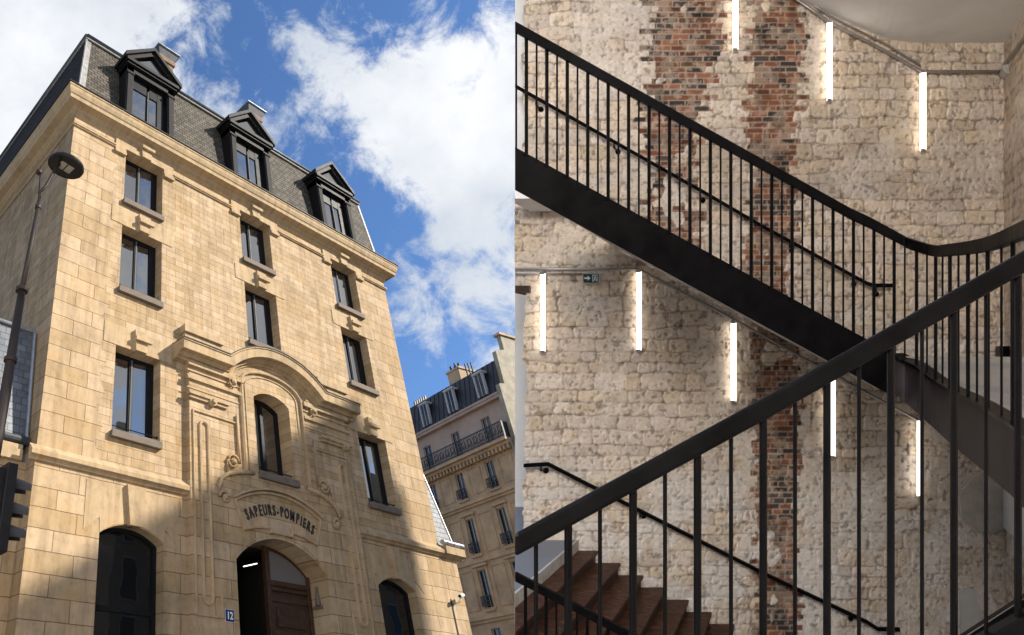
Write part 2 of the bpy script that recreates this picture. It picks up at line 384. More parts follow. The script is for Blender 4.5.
# hood: flat capitals and the curved pediment, one swept cornice
left=[(8.86,8.84)]; right=[(15.54,8.84)]
prof=[(.0,0.0),(-.52,-.02),(-.53,-.06),(-.50,-.075),(-.49,-.30),(-.475,-.31),(-.33,-.31),(-.32,-.33),(-.29,-.36),(-.285,-.39),(-.20,-.40),(-.19,-.45),(0,-.45)]
b=MB(); b.sweep(left+hoodC+right,prof); part('pediment',b,MT['stone'],po)
b=MB(); b.sweep(left+hoodC+right,[(-.0,.002),(-.545,-.022),(-.545,.0),(0,.03)]); part('lead_capping',b,MT['dormer'],po)
b=MB()
for x0 in (9.0,13.98): b.box(x0+.15,x0+1.35,-.17,0,8.8,9.24).box(x0+.1,x0+1.42,-.24,0,9.24,9.46)
parts('attic_block',b,MT['stone'],po,bevel=.01)
# entablature mouldings and pilasters
b=MB()
for s,xa,xb in ((1,9.2,11.06),(-1,13.34,15.2)):
    for z0,z1,d in ((8.28,8.42,.10),(8.14,8.19,.035),(7.9,7.99,.07),(7.99,8.04,.03),(7.66,7.7,.02)): b.box(xa,xb,PY0-d,PY0,z0,z1)
    xm0,xm1=(9.2,10.5) if s==1 else (13.9,15.2)
    b.box(xm0,xm1,PY0-.12,PY0,7.46,7.53); b.box(xm0+.04,xm1-.04,PY0-.07,PY0,7.38,7.46)
parts('entablature',b,MT['stone'],po,bevel=.006)
for cx in (9.72,14.68):
    b=MB(); b.tube([(cx+.25,PY0,7.43),(cx+.25,PY0-.13,7.43)],.12,18); b.tube([(cx+.25,PY0-.12,7.43),(cx+.25,PY0-.19,7.43)],.07,14); part('roundel',b,MT['stone'],po,smooth=False,bevel=.015)
sp=[(PY0,-.022),(PY0-.04,-.018),(PY0-.045,0),(PY0-.04,.018),(PY0,.022)]
# pilaster panels with a long round-ended groove
for cx,s in ((9.7,1),(14.7,-1)):
    b=MB()
    e=[(cx-s*.33,2.42),(cx-s*.33,7.08),(cx+s*1.1,7.08),(cx+s*1.1,6.3)]
    b.sweep(e,sp); b.sweep([(cx-s*.33,2.42),(cx+s*.38,2.42),(cx+s*.38,2.9)],sp)
    g=[]
    for i in range(9): a=math.pi*i/8; g.append((cx+.12*math.cos(a),6.72+.12*math.sin(a)))
    for i in range(9): a=math.pi+math.pi*i/8; g.append((cx+.12*math.cos(a),2.78+.12*math.sin(a)))
    b.sweep(g,[(PY0,-.04),(PY0-.05,-.035),(PY0-.06,0),(PY0-.045,.03),(PY0,.035)],closed=True)
    part('panel_moulding',b,MT['stone'],po)
b=MB()
for x0,x1 in ((9.2,10.2),(14.2,15.2)): b.box(x0,x1,PY0-.05,PY0,2.08,2.2); b.box(x0,x1,PY0-.08,PY0,2.0,2.08); b.box(x0+.02,x1-.02,PY0-.03,PY0,G,2.0)
parts('plinth',b,MT['stone'],po,bevel=.01)
# raised arched frame round the portal window
fr=[(10.98,5.85),(10.98,8.36)]+[(pc-.07+1.15*math.cos(math.pi-math.pi*i/12),8.36+.52*math.sin(math.pi*i/12)) for i in range(1,12)]+[(13.28,8.36),(13.28,5.85)]
b=MB(); b.sweep(fr,[(PY0,-.045),(PY0-.075,-.045),(PY0-.085,-.01),(PY0-.05,.035),(PY0,.04)]); part('window_surround',b,MT['stone'],po)
sub=[(11.16,5.85),(11.16,8.30)]+[(pc-.07+.97*math.cos(math.pi-math.pi*i/12),8.30+.44*math.sin(math.pi*i/12)) for i in range(1,12)]+[(13.10,8.30),(13.10,5.85)]
out=sub; hole_=[(11.56,5.9),(11.56,8.16)]+arc(11.56,12.96,8.16,.27)[1:-1]+[(12.96,8.16),(12.96,5.9)]
b=MB(); b.sweep(sub,[(PY0,-.014),(PY0-.028,-.014),(PY0-.028,.014),(PY0,.014)]); part('inner_surround',b,MT['stone'],po)
# volutes
def spiral(cx,cz,r,s,turns=1.6,n=34,start=0):
    return [(cx+s*(r*(1-.82*i/n))*math.cos(start+turns*2*math.pi*i/n),cz+(r*(1-.82*i/n))*math.sin(start+turns*2*math.pi*i/n)) for i in range(n+1)]
def tubeXZ(b,P,y,r,r2=None,n=8): b.tube([(p[0],y,p[1]) for p in P],r,n,r2)
for s,xa in ((1,10.58),(-1,13.82)):
    b=MB(); P=spiral(xa,6.0,.2,s,1.7,start=math.pi*.0)
    tubeXZ(b,[(xa+s*.2,7.3),(xa+s*.2,6.6)]+P,PY0-.05,.035,.02); b.tube([(xa,PY0,6.0),(xa,PY0-.11,6.0)],.07,12,.05)
    tubeXZ(b,[(xa-s*.18,6.02),(xa-s*.2,5.85),(xa-s*.16,5.7),(xa-s*.05,5.66),(xa+s*.1,5.75)],PY0-.04,.05,.025)
    # small scroll under the hood
    tubeXZ(b,spiral(xa+s*.12,8.2,.17,s,1.4,start=math.pi*.5),PY0-.08,.03,.018); b.tube([(xa+s*.12,PY0,8.2),(xa+s*.12,PY0-.16,8.2)],.07,12,.05)
    tubeXZ(b,[(xa+s*.22,8.34),(xa+s*.32,8.5),(xa+s*.4,8.42),(xa+s*.36,8.2)],PY0-.06,.045,.02)
    parts('volute',b,MT['stone'],po,smooth=True)
# curved moulding above the name panel ending in scrolls
top=[(10.28+.0,5.2)]
cur=[(10.12,5.1),(10.1,5.3),(10.18,5.5),(10.4,5.66),(10.75,5.78),(11.25,5.86)]
for s in (1,-1):
    b=MB(); P=[(x if s==1 else 24.4-x,z) for x,z in cur]
    tubeXZ(b,P[::-1],PY0-.045,.06,.05); xs_=10.27 if s==1 else 24.4-10.27
    tubeXZ(b,spiral(xs_,5.06,.17,-s,1.3,start=0),PY0-.05,.045,.025); b.tube([(xs_,PY0,5.06),(xs_,PY0-.12,5.06)],.085,14,.06)
    part('scroll_moulding',b,MT['stone'],po,smooth=True)
# name panel: raised frame
o_=arc(10.58,13.50,5.06,.39,18)
ring_=o_+[(13.26,4.42),(12.85,4.53),(12.4,4.58),(12.4,4.48),(11.7,4.48),(11.7,4.58),(11.25,4.53),(10.84,4.42)]
b=MB(); b.sweep(ring_,[(PY0,-.028),(PY0-.075,-.028),(PY0-.085,.0),(PY0-.075,.03),(PY0,.03)],closed=True); pn=part('name_panel',b,MT['stone'],po)
b=MB(); b.sweep([(p[0],p[1]+.07) for p in arc(10.54,13.54,5.06,.41,18)],[(PY0,-.03),(PY0-.13,-.03),(PY0-.13,.03),(PY0,.05)]); part('label_moulding',b,MT['stone'],pn)
# door arch moulding
b=MB(); b.sweep(arc(10.54,13.58,3.72,.68,18),[(PY0,.02),(PY0-.015,.02),(PY0-.015,.05),(PY0,.05)]); part('arch_moulding',b,MT['stone'],po)
# lettering
txt='SAPEURS-POMPIERS'; LM=MB()
widths={'I':.5,'-':.62,'M':1.25,'S':.86,'E':.86,'R':.95}
tw=sum(widths.get(c,1) for c in txt); pos=0
# arc for baseline
bw=(10.95,13.22,4.64,.29)
w_=(bw[1]-bw[0])/2; Rr=(w_*w_+bw[3]**2)/(2*bw[3]); ccx=(bw[0]+bw[1])/2; ccz=bw[2]+bw[3]-Rr; a0=math.asin(w_/Rr)
dg=None
for ch in txt:
    wd=widths.get(ch,1); t=(pos+wd/2)/tw; pos+=wd; ang=-a0+2*a0*t
    cu=bpy.data.curves.new('l','FONT'); cu.body=ch; cu.size=.37; cu.extrude=.012; cu.offset=.007; cu.align_x='CENTER'; cu.resolution_u=3
    to=bpy.data.objects.new('l',cu); C.objects.link(to); bpy.context.view_layer.update()
    me=to.evaluated_get(bpy.context.evaluated_depsgraph_get()).to_mesh()
    ca,sa=math.cos(ang*.9),math.sin(ang*.9); bx=ccx+Rr*math.sin(ang); bz=ccz+Rr*math.cos(ang); vs=[]
    for v in me.vertices:
        x=v.co.x*.54; z=v.co.y; vs.append((bx+x*ca+z*sa,PY0-.013-v.co.z,bz-x*sa+z*ca))
    LM.add(vs,[tuple(p.vertices) for p in me.polygons]); to.to_mesh_clear() if hasattr(to,'to_mesh_clear') else None
    bpy.data.objects.remove(to)
part('lettering',LM,MT['letters'],pn,label='black carved letters reading SAPEURS-POMPIERS')
# portal window
x0,x1=11.47,12.79; D=.30
b=MB(); w=.09; out=[(x0,5.97),(x0,8.06)]+arc(x0,x1,8.06,.23)[1:-1]+[(x1,8.06),(x1,5.97)]; inn=[(x0+w,6.06),(x0+w,8.02)]+arc(x0+w,x1-w,8.02,.18)[1:-1]+[(x1-w,8.02),(x1-w,6.06)]
n=len(out); b.add([(p[0],D,p[1]) for p in out]+[(p[0],D,p[1]) for p in inn]+[(p[0],D+.08,p[1]) for p in inn],[(i,(i+1)%n,n+(i+1)%n,n+i) for i in range(n)]+[(n+i,n+(i+1)%n,2*n+(i+1)%n,2*n+i) for i in range(n)])
b.box(12.09,12.19,D-.01,D+.06,6.0,8.24)
pw=part('window',b,MT['frame'],po)
p=MB(); p.add([(q[0],D+.05,q[1]) for q in inn],[tuple(range(len(inn)))]); part('pane',p,MT['glass'],pw)
s=MB(); s.prism([(x0-.03,5.78),(x1+.04,5.78),(x1+.04,5.94),(x1,5.97),(x0,5.97),(x0-.03,5.94)],PY0-.1,PY0+.0); s.box(x0,x1,PY0,.3,5.9,5.974); part('sill',s,MT['sill'],pw,bevel=.01)
r=MB(); r.tube([(x0,-.02,6.14),(x1,-.02,6.14)],.014,6); part('guard_rail',r,MT['black'],pw)
# door: dark vestibule, one leaf standing open, fan shaped glazing
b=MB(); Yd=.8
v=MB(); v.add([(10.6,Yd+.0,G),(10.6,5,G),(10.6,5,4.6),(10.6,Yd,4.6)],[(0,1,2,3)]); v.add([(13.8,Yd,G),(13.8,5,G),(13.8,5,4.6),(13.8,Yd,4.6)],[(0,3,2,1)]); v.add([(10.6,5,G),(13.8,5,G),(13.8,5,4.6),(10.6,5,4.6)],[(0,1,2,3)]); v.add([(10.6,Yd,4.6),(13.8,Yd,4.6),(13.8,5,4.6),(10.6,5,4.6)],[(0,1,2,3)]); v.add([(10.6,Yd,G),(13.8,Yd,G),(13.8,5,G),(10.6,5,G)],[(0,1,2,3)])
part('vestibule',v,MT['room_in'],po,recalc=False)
door=MB(); Dd=.42
arcD=arc(10.56,13.56,3.70,.66,28)
def archz(x):
    for p,q in zip(arcD,arcD[1:]):
        if p[0]<=x<=q[0]: return p[1]+(q[1]-p[1])*(x-p[0])/(q[0]-p[0])
    return 3.70
xa,xb=12.0,13.5
tops=[(x,archz(x)-.03) for x in np.linspace(xa,xb,9)]
door.prism([(xa,G+.02),(xb,G+.02)]+tops[::-1],Dd+.04,Dd+.1)
fo=part('door',door,MT['wood'],po)
b=MB(); b.box(xa,xa+.14,Dd-.02,Dd+.04,G+.02,archz(xa+.07)-.06); b.box(xb-.1,xb,Dd-.02,Dd+.04,G+.02,archz(xb-.05)-.06)
b.box(xa+.14,xb-.1,Dd-.01,Dd+.04,3.42,3.54); b.box(xa+.14,xb-.1,Dd-.04,Dd+.04,3.3,3.36); b.box(xa+.14,xb-.1,Dd,Dd+.04,3.06,3.2); b.box(xa+.14,xb-.1,Dd,Dd+.04,2.3,2.4);b.box(xa+.14,xb-.1,Dd,Dd+.04,1.2,1.35)
b.box(xa+.3,xb-.26,Dd-.01,Dd+.04,2.5,2.96); b.box(xa+.3,xb-.26,Dd-.01,Dd+.04,1.5,2.2)
for i in range(12): b.box(xa+.36+i*.075,xa+.39+i*.075,Dd-.025,Dd-.01,2.75,2.93)
part('door_panelling',b,MT['wood'],fo,bevel=.01)
g=MB(); gp=[(xa+.14,3.54),(xb-.1,3.54)]+[(x,archz(x)-.12) for x in np.linspace(xb-.1,xa+.14,9)]
g.add([(x,Dd+.035,z) for x,z in gp],[tuple(range(len(gp)))]); part('fanlight',g,MT['glass_frost'],fo)
# carved corbel in the door jamb
b=MB(); b.box(13.5,13.62,.1,.4,2.98,3.06); b.tube([(13.53,.22,3.5),(13.53,.22,3.3),(13.53,.22,3.06)],.03,10,.08); part('corbel',b,MT['sill'],po,bevel=.01)
# interior strip lamp seen through the open door
em=newmat('tube_emission',(1,1,1)); eb=em.node_tree.nodes['Principled BSDF']; eb.inputs['Emission Color'].default_value=(1,.93,.84,1); eb.inputs['Emission Strength'].default_value=2.0
q0=CAM+raydir(243.5,566.5)*((1.6-CAM[1])/raydir(243.5,566.5)[1]); q1=CAM+raydir(257,563.5)*((1.75-CAM[1])/raydir(257,563.5)[1])
o=single('ceiling_lamp',MB().tube([q0,q1],.012,8),em,'slim white strip lamp glowing inside the dark open doorway','lamp',tuple(q0))
# number plate
npl=thing('number_plate','small blue enamel house number plate beside the doorway','sign',(10.28,PY0,2.48))
blue=simple('blue_enamel',(.012,.035,.12),.3); white=simple('white_enamel',(.75,.75,.75),.4,var=.05)
part('plate',MB().box(10.16,10.4,PY0-.015,PY0-.002,2.36,2.6),blue,npl,bevel=.004)
b=MB(); b.box(10.155,10.405,PY0-.010,PY0-.001,2.353,2.607); part('plate_border',b,white,npl)
cu=bpy.data.curves.new('l','FONT'); cu.body='12'; cu.size=.21; cu.extrude=.003; cu.offset=.004; cu.align_x='CENTER'
to=bpy.data.objects.new('l',cu); C.objects.link(to); bpy.context.view_layer.update(); me=to.evaluated_get(bpy.context.evaluated_depsgraph_get()).to_mesh()
b=MB(); b.add([(10.28+v.co.x*.85,PY0-.019-v.co.z,2.41+v.co.y) for v in me.vertices],[tuple(p.vertices) for p in me.polygons]); bpy.data.objects.remove(to)
part('numerals',b,white,npl)

# --- mansard roof
Zr0,Zr1=15.95,19.3; ins=.22
b=MB(); b.add([(XL,0,Zr0),(XR,0,Zr0),(XR-ins,.27,Zr1),(XL+ins,.27,Zr1)],[(0,1,2,3)]); rf=part('roof',b,MT['slate'],st,recalc=False)
b=MB(); b.add([(XL,0,Zr0),(XL,14,Zr0),(XL+ins,13.7,Zr1),(XL+ins,.27,Zr1)],[(0,3,2,1)]); b.add([(XR,0,Zr0),(XR,14,Zr0),(XR-ins,13.7,Zr1),(XR-ins,.27,Zr1)],[(0,1,2,3)]); parts('roof_side',b,MT['slate_side_shaded'],rf,recalc=False)
b=MB(); b.add([(XL+ins,.27,Zr1),(XR-ins,.27,Zr1),(XR-ins-2,4.5,Zr1+.9),(XL+ins+2,4.5,Zr1+.9)],[(0,1,2,3)]); b.box(XL+ins,XR-ins,.3,13.7,Zr1-.1,Zr1); part('roof_top',b,MT['zinc'],rf,recalc=True)
b=MB(); b.tube([(XL+ins-.02,.22,Zr1+.02),(XR-ins+.02,.22,Zr1+.02)],.07,8); b.tube([(XL+ins-.03,.22,Zr1+.02),(XL+ins-.03,13.7,Zr1+.02)],.07,8); parts('ridge_cap',b,MT['dark_zinc'],rf,smooth=True)
b=MB(); b.tube([(XL+ins,.21,Zr1-.13),(XR-ins,.21,Zr1-.13)],.035,8);b.tube([(XL+ins-.03,.25,Zr1-.13),(XL+ins-.03,13.7,Zr1-.13)],.03,8); b.box(XL+ins+.05,XR-ins,.235,.25,Zr1-.10,Zr1-.03); parts('ridge_flashing',b,MT['flash'],rf)
b=MB(); b.add([(XL+.0,-.015,Zr0),(XL+.2,-.015,Zr0),(XL+ins+.17,.25,Zr1-.1),(XL+ins-.01,.25,Zr1-.1)],[(0,1,2,3)]); b.add([(XR+.0,-.015,Zr0),(XR-.1,-.015,Zr0),(XR-ins-.1,.25,Zr1-.1),(XR-ins+.01,.25,Zr1-.1)],[(0,1,2,3)]); b.tube([(XL,0,Zr0),(XL+ins-.01,.25,Zr1)],.03,6); parts('hip_flashing',b,MT['flash'],rf)
# dormers
def make_dormer(cx):
    Yf=-.30; root=None
    b=MB(); hw=.92
    for s in (-1,1):
        xa=cx+s*hw; xb=cx+s*(hw-.26); x_0,x_1=min(xa,xb),max(xa,xb); b.box(x_0,x_1,Yf+.0,.75,15.9,18.38)
    b.box(cx-hw,cx+hw,Yf-.0,.75,18.08,18.38)
    body=part('dormer',b,MT['dormer'],rf,bevel=.01)
    b=MB()
    for s in (-1,1):
        x=cx+s*(hw-.13); b.box(x-.10,x+.10,Yf-.03,Yf,15.9,17.96); b.box(x-.14,x+.14,Yf-.06,Yf,17.90,17.98)
    parts('jamb',b,MT['worn'],body,bevel=.012)
    b=MB(); b.box(cx-1.02,cx+1.02,Yf-.16,.6,18.38,18.52); b.box(cx-.97,cx+.97,Yf-.1,.6,18.30,18.38); part('dormer_cornice',b,MT['dormer'],body,bevel=.01)
    t=MB(); t.prism([(cx-.80,18.52),(cx+.80,18.52),(cx,19.22)],Yf+.02,Yf+.2); part('pediment_panel',t,MT['tymp'],body)
    r=MB()
    for s in (-1,1):
        r.prism([(cx,19.52),(cx,19.68),(cx+s*1.1,18.64),(cx+s*1.1,18.46)][::s],Yf-.2,1.6); r.prism([(cx,19.34),(cx,19.52),(cx+s*1.04,18.52),(cx+s*.86,18.52)][::s],Yf-.1,1.5)
    part('dormer_roof',r,MT['dormer'],body)
    w=MB(); x0,x1=cx-.66,cx+.66; z0,z1=15.95,18.08
    for bx in ((x0,x0+.06,z0,z1),(x1-.06,x1,z0,z1),(x0,x1,z1-.5,z1),(x0,x1,z0,z0+.3),(cx-.05,cx+.05,z0,z1)): w.box(bx[0],bx[1],Yf+.17,Yf+.22,bx[2],bx[3])
    wo=part('window',w,MT['frame'],body)
    part('mullion',MB().box(cx-.022,cx+.012,Yf+.14,Yf+.168,z0+.3,z1-.3),MT['mull'],wo)
    for a,c in ((x0+.06,cx-.05),(cx+.05,x1-.3)):
        p=MB(); p.add([(a,Yf+.20,z0+.3),(c,Yf+.20,z0+.3),(c,Yf+.20,z1-.3),(a,Yf+.20,z1-.3)],[(0,1,2,3)]); part('pane',p,MT['glass'],wo,recalc=False)
    part('casement',MB().box(x1-.3,x1-.06,Yf+.16,Yf+.23,z0,z1),MT['frame'],wo)
    part('dormer_flashing',MB().box(cx+hw,cx+hw+.06,Yf+.1,.05,15.95,17.96),MT['flash'],body)
for cx in (7.80,12.05,16.36): make_dormer(cx)
for x in (8.95,13.4):
    b=MB(); b.box(x,x+.62,.9,1.9,19.3,21.6); b.box(x-.06,x+.68,.84,1.96,21.6,21.85); ch=part('chimney',b,MT['chim'],rf,bevel=.01)
    b=MB(); b.add([(x-.03,.87,21.85),(x+.65,.87,21.85),(x+.65,1.93,21.85),(x-.03,1.93,21.85),(x-.16,.72,22.15),(x+.78,.72,22.15),(x+.78,2.05,22.15),(x-.16,2.05,22.15)],[(0,1,5,4),(1,2,6,5),(2,3,7,6),(3,0,4,7),(4,5,6,7)]); part('chimney_cap',b,MT['dark_zinc'],ch)
    part('chimney_rim',MB().box(x-.2,x+.82,.68,2.09,22.15,22.19),MT['zinc'],ch)

# right wing with its pale slate mansard
rw=thing('side_wing','low stone wing with pale slate mansard at the right end of the fire station','building',(19.4,0,G))
b=MB(); b.box(XR+.005,19.7,.012,8,G,5.05); part('wall',b,MT['wall'],rw)
b=MB()
pr=[(0,4.93),(.06,4.95),(.09,5.0),(.2,5.03),(.21,5.25),(0,5.3)]
k=len(pr); x0,x1=XR+.05,19.95; b.add([(x0,-o,z) for o,z in pr]+[(x1,-o,z) for o,z in pr],[(j,j+1,j+1+k,j+k) for j in range(k-1)]+[tuple(range(k)),tuple(range(2*k-1,k-1,-1))]); b.box(19.7,19.95,0,8,5.03,5.28); b.box(XR+.01,19.7,.02,8,5.04,5.3)
part('cornice',b,MT['stone'],rw)
b=MB(); b.tube([(XR+.05,-.12,5.37),(20.0,-.12,5.37)],.08,10)
for x in (19.15,19.5,19.85): b.tube([(x-.012,-.12,5.37),(x+.012,-.12,5.37)],.09,10)
part('gutter',b,MT['zinc'],rw)
b=MB(); b.add([(XR+.01,.05,5.32),(19.82,.05,5.32),(19.36,.5,8.6),(XR+.01,.5,8.6)],[(0,1,2,3)]); b.add([(19.82,.05,5.32),(19.82,8,5.32),(19.36,7.5,8.6),(19.36,.5,8.6)],[(0,1,2,3)]); ro=part('roof',b,MT['slate_pale'],rw,recalc=False)
b=MB(); b.tube([(19.82,.04,5.32),(19.36,.49,8.6)],.025,6); b.tube([(XR+.02,.48,8.6),(19.36,.48,8.6)],.04,6); part('roof_edge',b,MT['zinc'],ro)
b=MB(); b.box(18.93,19.0,-.01,.02,1.8,3.75); part('drain_slot',b,MT['room_in'],rw)
# cctv camera
cc=thing('security_camera','small white bullet security camera on a bracket at the building corner','camera',(19.3,-.02,3.85))
wp=simple('white_plastic',(.6,.6,.58),.35,var=.06)
part('bracket',MB().tube([(19.14,0.0,3.66),(19.14,-.14,3.66),(19.2,-.2,3.8)],.022,8),wp,cc,smooth=True)
part('body',MB().tube([(19.02,-.28,3.80),(19.36,-.18,3.88)],.055,12),wp,cc,smooth=False,bevel=.01)
part('lens',MB().tube([(19.0,-.286,3.796),(19.023,-.28,3.80)],.04,12),MT['black'],cc)

# left annex with slate roof
an=thing('annex_building','low stone annex with blue slate roof and gutter left of the fire station','building',(3,.4,G))
Ya=.4
b=MB(); holed(b,-3,XL-.005,G,5.0,[(4.1,4.98,-.5,3.45,0)],Ya); part('wall',b,MT['wall'],an,recalc=False)
b=MB(); b.box(-3,XL-.17,Ya-.14,Ya,4.98,5.2); b.box(-3,XL-.17,Ya-.1,Ya,5.2,5.32); part('cornice',b,MT['stone'],an)
b=MB(); b.tube([(-3,Ya-.05,5.44),(5.4,Ya-.05,5.44)],.09,10)
for x in (4.2,4.85,5.3): b.tube([(x-.015,Ya-.05,5.44),(x+.015,Ya-.05,5.44)],.1,10)
part('gutter',b,MT['dark_zinc'],an)
b=MB(); b.add([(-3,Ya,5.35),(5.33,Ya,5.35),(5.33,Ya+.3,8.22),(-3,Ya+.3,8.22)],[(0,1,2,3)]); b.add([(5.33,Ya,5.3),(5.33,8,5.3),(5.33,8,8.2),(5.33,Ya+.3,8.22)],[(0,1,2,3)]); ro=part('roof',b,MT['slate_blue'],an,recalc=False)
b=MB(); b.tube([(-3,Ya+.27,8.26),(5.36,Ya+.27,8.26)],.05,8); b.tube([(5.37,Ya-.02,5.4),(5.38,Ya+.3,8.25)],.05,8); part('roof_edge',b,MT['zinc'],ro)
b=MB(); b.add([(-3,Ya+.3,8.25),(5.33,Ya+.3,8.25),(5.33,7,8.6),(-3,7,8.6)],[(0,1,2,3)]); part('roof_top',b,MT['zinc'],ro)
b=MB()
for bx in ((4.1,4.17,-.5,3.45),(4.91,4.98,-.5,3.45),(4.1,4.98,3.38,3.45),(4.1,4.98,1.8,1.88)): b.box(bx[0],bx[1],Ya+.12,Ya+.2,bx[2],bx[3])
wo=part('window',b,MT['frame'],an); p=MB(); p.add([(4.1,Ya+.18,-.5),(4.98,Ya+.18,-.5),(4.98,Ya+.18,3.45),(4.1,Ya+.18,3.45)],[(0,1,2,3)]); part('pane',p,MT['glass'],wo,recalc=False)

# street lamp
def onY(px,py,y): d=raydir(px,py); return CAM+d*((y-CAM[1])/d[1])
YL=-5.7
pa=onY(39.5,200,YL); pb=onY(5,395,YL); dd=(pa-pb)/(pa-pb)[2]; foot=pb+dd*(G-pb[2]); topp=onY(41,166,YL); mid=onY(22,290,YL)
lm=thing('street_lamp','brown metal street lamp with round disc head in front of the side wall','street lamp',tuple(foot))
brn=simple('brown_paint',(.02,.014,.012),.6,0,var=.25,spec=.25)
b=MB(); b.tube([foot,pb,mid],.075,14,.046); b.tube([mid,pa],.034,12,.028); b.tube([pa,topp],.022,10,.011)
po_=part('pole',b,brn,lm,smooth=True)
b=MB()
for q in (onY(10.5,360,YL),onY(38,207,YL),onY(39,172,YL),mid): b.tube([q-dd*.025,q+dd*.025],.075 if q[2]<5 else (.054 if q is mid else .04),12)
parts('collar',b,brn,po_)
hc=onY(66,166,YL)
a1=onY(39,193,YL); a2=onY(46,186,YL); a3=onY(52,175,YL)
part('arm',MB().tube([a1,a2,a3,hc-np.array([.1,0,.02])],.022,10),brn,lm,smooth=True)
b=MB(); n=28; nz=Vector((.12,-.22,1)).normalized(); nx=nz.cross(Vector((0,1,0))).normalized(); ny=nz.cross(nx)
hv=Vector(hc)
def disc(mb,prof):
    vs=[]
    for r_,h_ in prof: vs+=[tuple(hv+nx*r_*math.cos(2*math.pi*i/n)+ny*r_*math.sin(2*math.pi*i/n)+nz*h_) for i in range(n)]
    k=len(prof); mb.add(vs,[(j*n+i,j*n+(i+1)%n,(j+1)*n+(i+1)%n,(j+1)*n+i) for j in range(k-1) for i in range(n)]+[tuple(range(n))[::-1],tuple((k-1)*n+i for i in range(n))])
disc(b,[(.225,-.02),(.255,-.025),(.262,0),(.25,.035),(.16,.07),(.03,.085)]); hd=part('lamp_head',b,MT['black'],lm,smooth=False)
b=MB()
for s in (-1,1):
    c0=hv+nx*(s*.055)-nz*.028; b.add([tuple(c0+nx*i*.045+ny*j*.085+nz*-.002) for i,j in ((-1,-1),(1,-1),(1,1),(-1,1))]+[tuple(c0+nx*i*.045+ny*j*.085+nz*.01) for i,j in ((-1,-1),(1,-1),(1,1),(-1,1))],[(0,1,2,3),(4,7,6,5),(0,4,5,1),(1,5,6,2),(2,6,7,3),(3,7,4,0)])
part('led_panel',b,simple('led_lens',(.2,.18,.155),.4,var=.2),hd)

# traffic light
YT=-5.85
t0=onY(-4,508,YT); tx,tz=float(t0[0]),float(t0[2])
tl=thing('traffic_light','black traffic light with three hooded lenses at the left edge of the street','traffic light',(tx-.1,YT,G))
part('pole',MB().tube([(tx-.25,YT+.02,G),(tx-.25,YT+.02,tz+.5)],.05,12),MT['black'],tl,smooth=True)
b=MB(); b.box(tx-.16,tx+.06,YT-.14,YT+.14,tz-.40,tz+.36); bo=part('housing',b,MT['black'],tl,bevel=.02)
b=MB(); b.box(tx-.02,tx+.09,YT-.2,YT+.2,tz-.44,tz+.40); part('backboard',b,MT['black'],bo,bevel=.01)
part('mounting',MB().box(tx-.26,tx-.16,YT-.03,YT+.06,tz-.1,tz+.1),MT['black'],bo)
vis=simple('grey_visor',(.035,.035,.037),.45,var=.3)
for i,zz in enumerate((tz+.24,tz-.0,tz-.22)):
    b=MB(); n=12; vs=[]
    for r_ in (.088,.098):
        for X_,dr in ((tx+.08,0),(tx+.31,-.03)):
            vs+=[(X_,YT+(r_+dr)*math.cos(math.pi*k/n*1.3-.47),zz+(r_+dr)*math.sin(math.pi*k/n*1.3-.47)) for k in range(n+1)]
    m1=n+1
    fs=[(k,k+1,m1+k+1,m1+k) for k in range(n)]+[(2*m1+k,3*m1+k,3*m1+k+1,2*m1+k+1) for k in range(n)]+[(m1+k,m1+k+1,3*m1+k+1,3*m1+k) for k in range(n)]
    b.add(vs,fs); part('visor',b,vis,bo)
    part('lens',MB().tube([(tx+.085,YT,zz),(tx+.1,YT,zz)],.095,18),[simple('red_lens',(.10,.01,.01),.3),simple('amber_lens',(.10,.05,.01),.3),simple('green_lens',(.01,.06,.03),.3)][i],bo)

# ================================================================= APARTMENT BUILDING IN THE DISTANCE
wv=np.array([.20399,.97897,0.]); nv=np.array([.97897,-.20399,0.]); r0=raydir(480,450); Pb=CAM+r0*42; Pb[2]=0
def BG(s,o,z): return tuple(Pb+wv*s+nv*o+np.array([0,0,z]))     # o>0 goes into the building
bgst=simple('haussmann_stone',(.45,.315,.19),.85,var=.3,scale=1.2); bgpl=simple('pink_render',(.42,.31,.24),.85,var=.15,scale=1); bgc=simple('pale_party_render',(.31,.27,.20),.85,var=.4,scale=1.6)
bgdk=simple('balcony_iron',(.012,.012,.013),.5); bgz=simple('mansard_zinc',(.028,.030,.036),.45,.3,var=.3,scale=1.5); bgw=simple('white_joinery',(.42,.42,.40),.5,var=.1)
ap=thing('apartment_building','distant stone apartment block with zinc mansard, balcony and chimney pots','building',BG(1,0,G))
def bb(*args): return MB().box(*args).map(BG)
S0,S1=-2.2,16
ws=[1.93-.05+2.2*k for k in range(-1,6)]
holes=[]
for s in ws:
    holes+= [(s-.29,s+.29,11.95,13.45,0),(s-.29,s+.29,9.0,10.85,0),(s-.29,s+.29,6.3,8.15,0),(s-.29,s+.29,3.6,5.3,0)]
b=MB(); holed(b,S0,S1,G,14.1,holes,0,.16); b.v=[BG(p[0],p[1],p[2]) for p in b.v]; part('wall',b,bgst,ap,recalc=False)
h2=[(s-.36,s+.26,14.3,15.95,0) for s in [-.6+2.33*k for k in range(0,7)]]
b=MB(); holed(b,S0,S1,14.1,16.7,h2,.25,.2); b.v=[BG(p[0],p[1],p[2]) for p in b.v]; part('attic_wall',b,bgpl,ap,recalc=False)
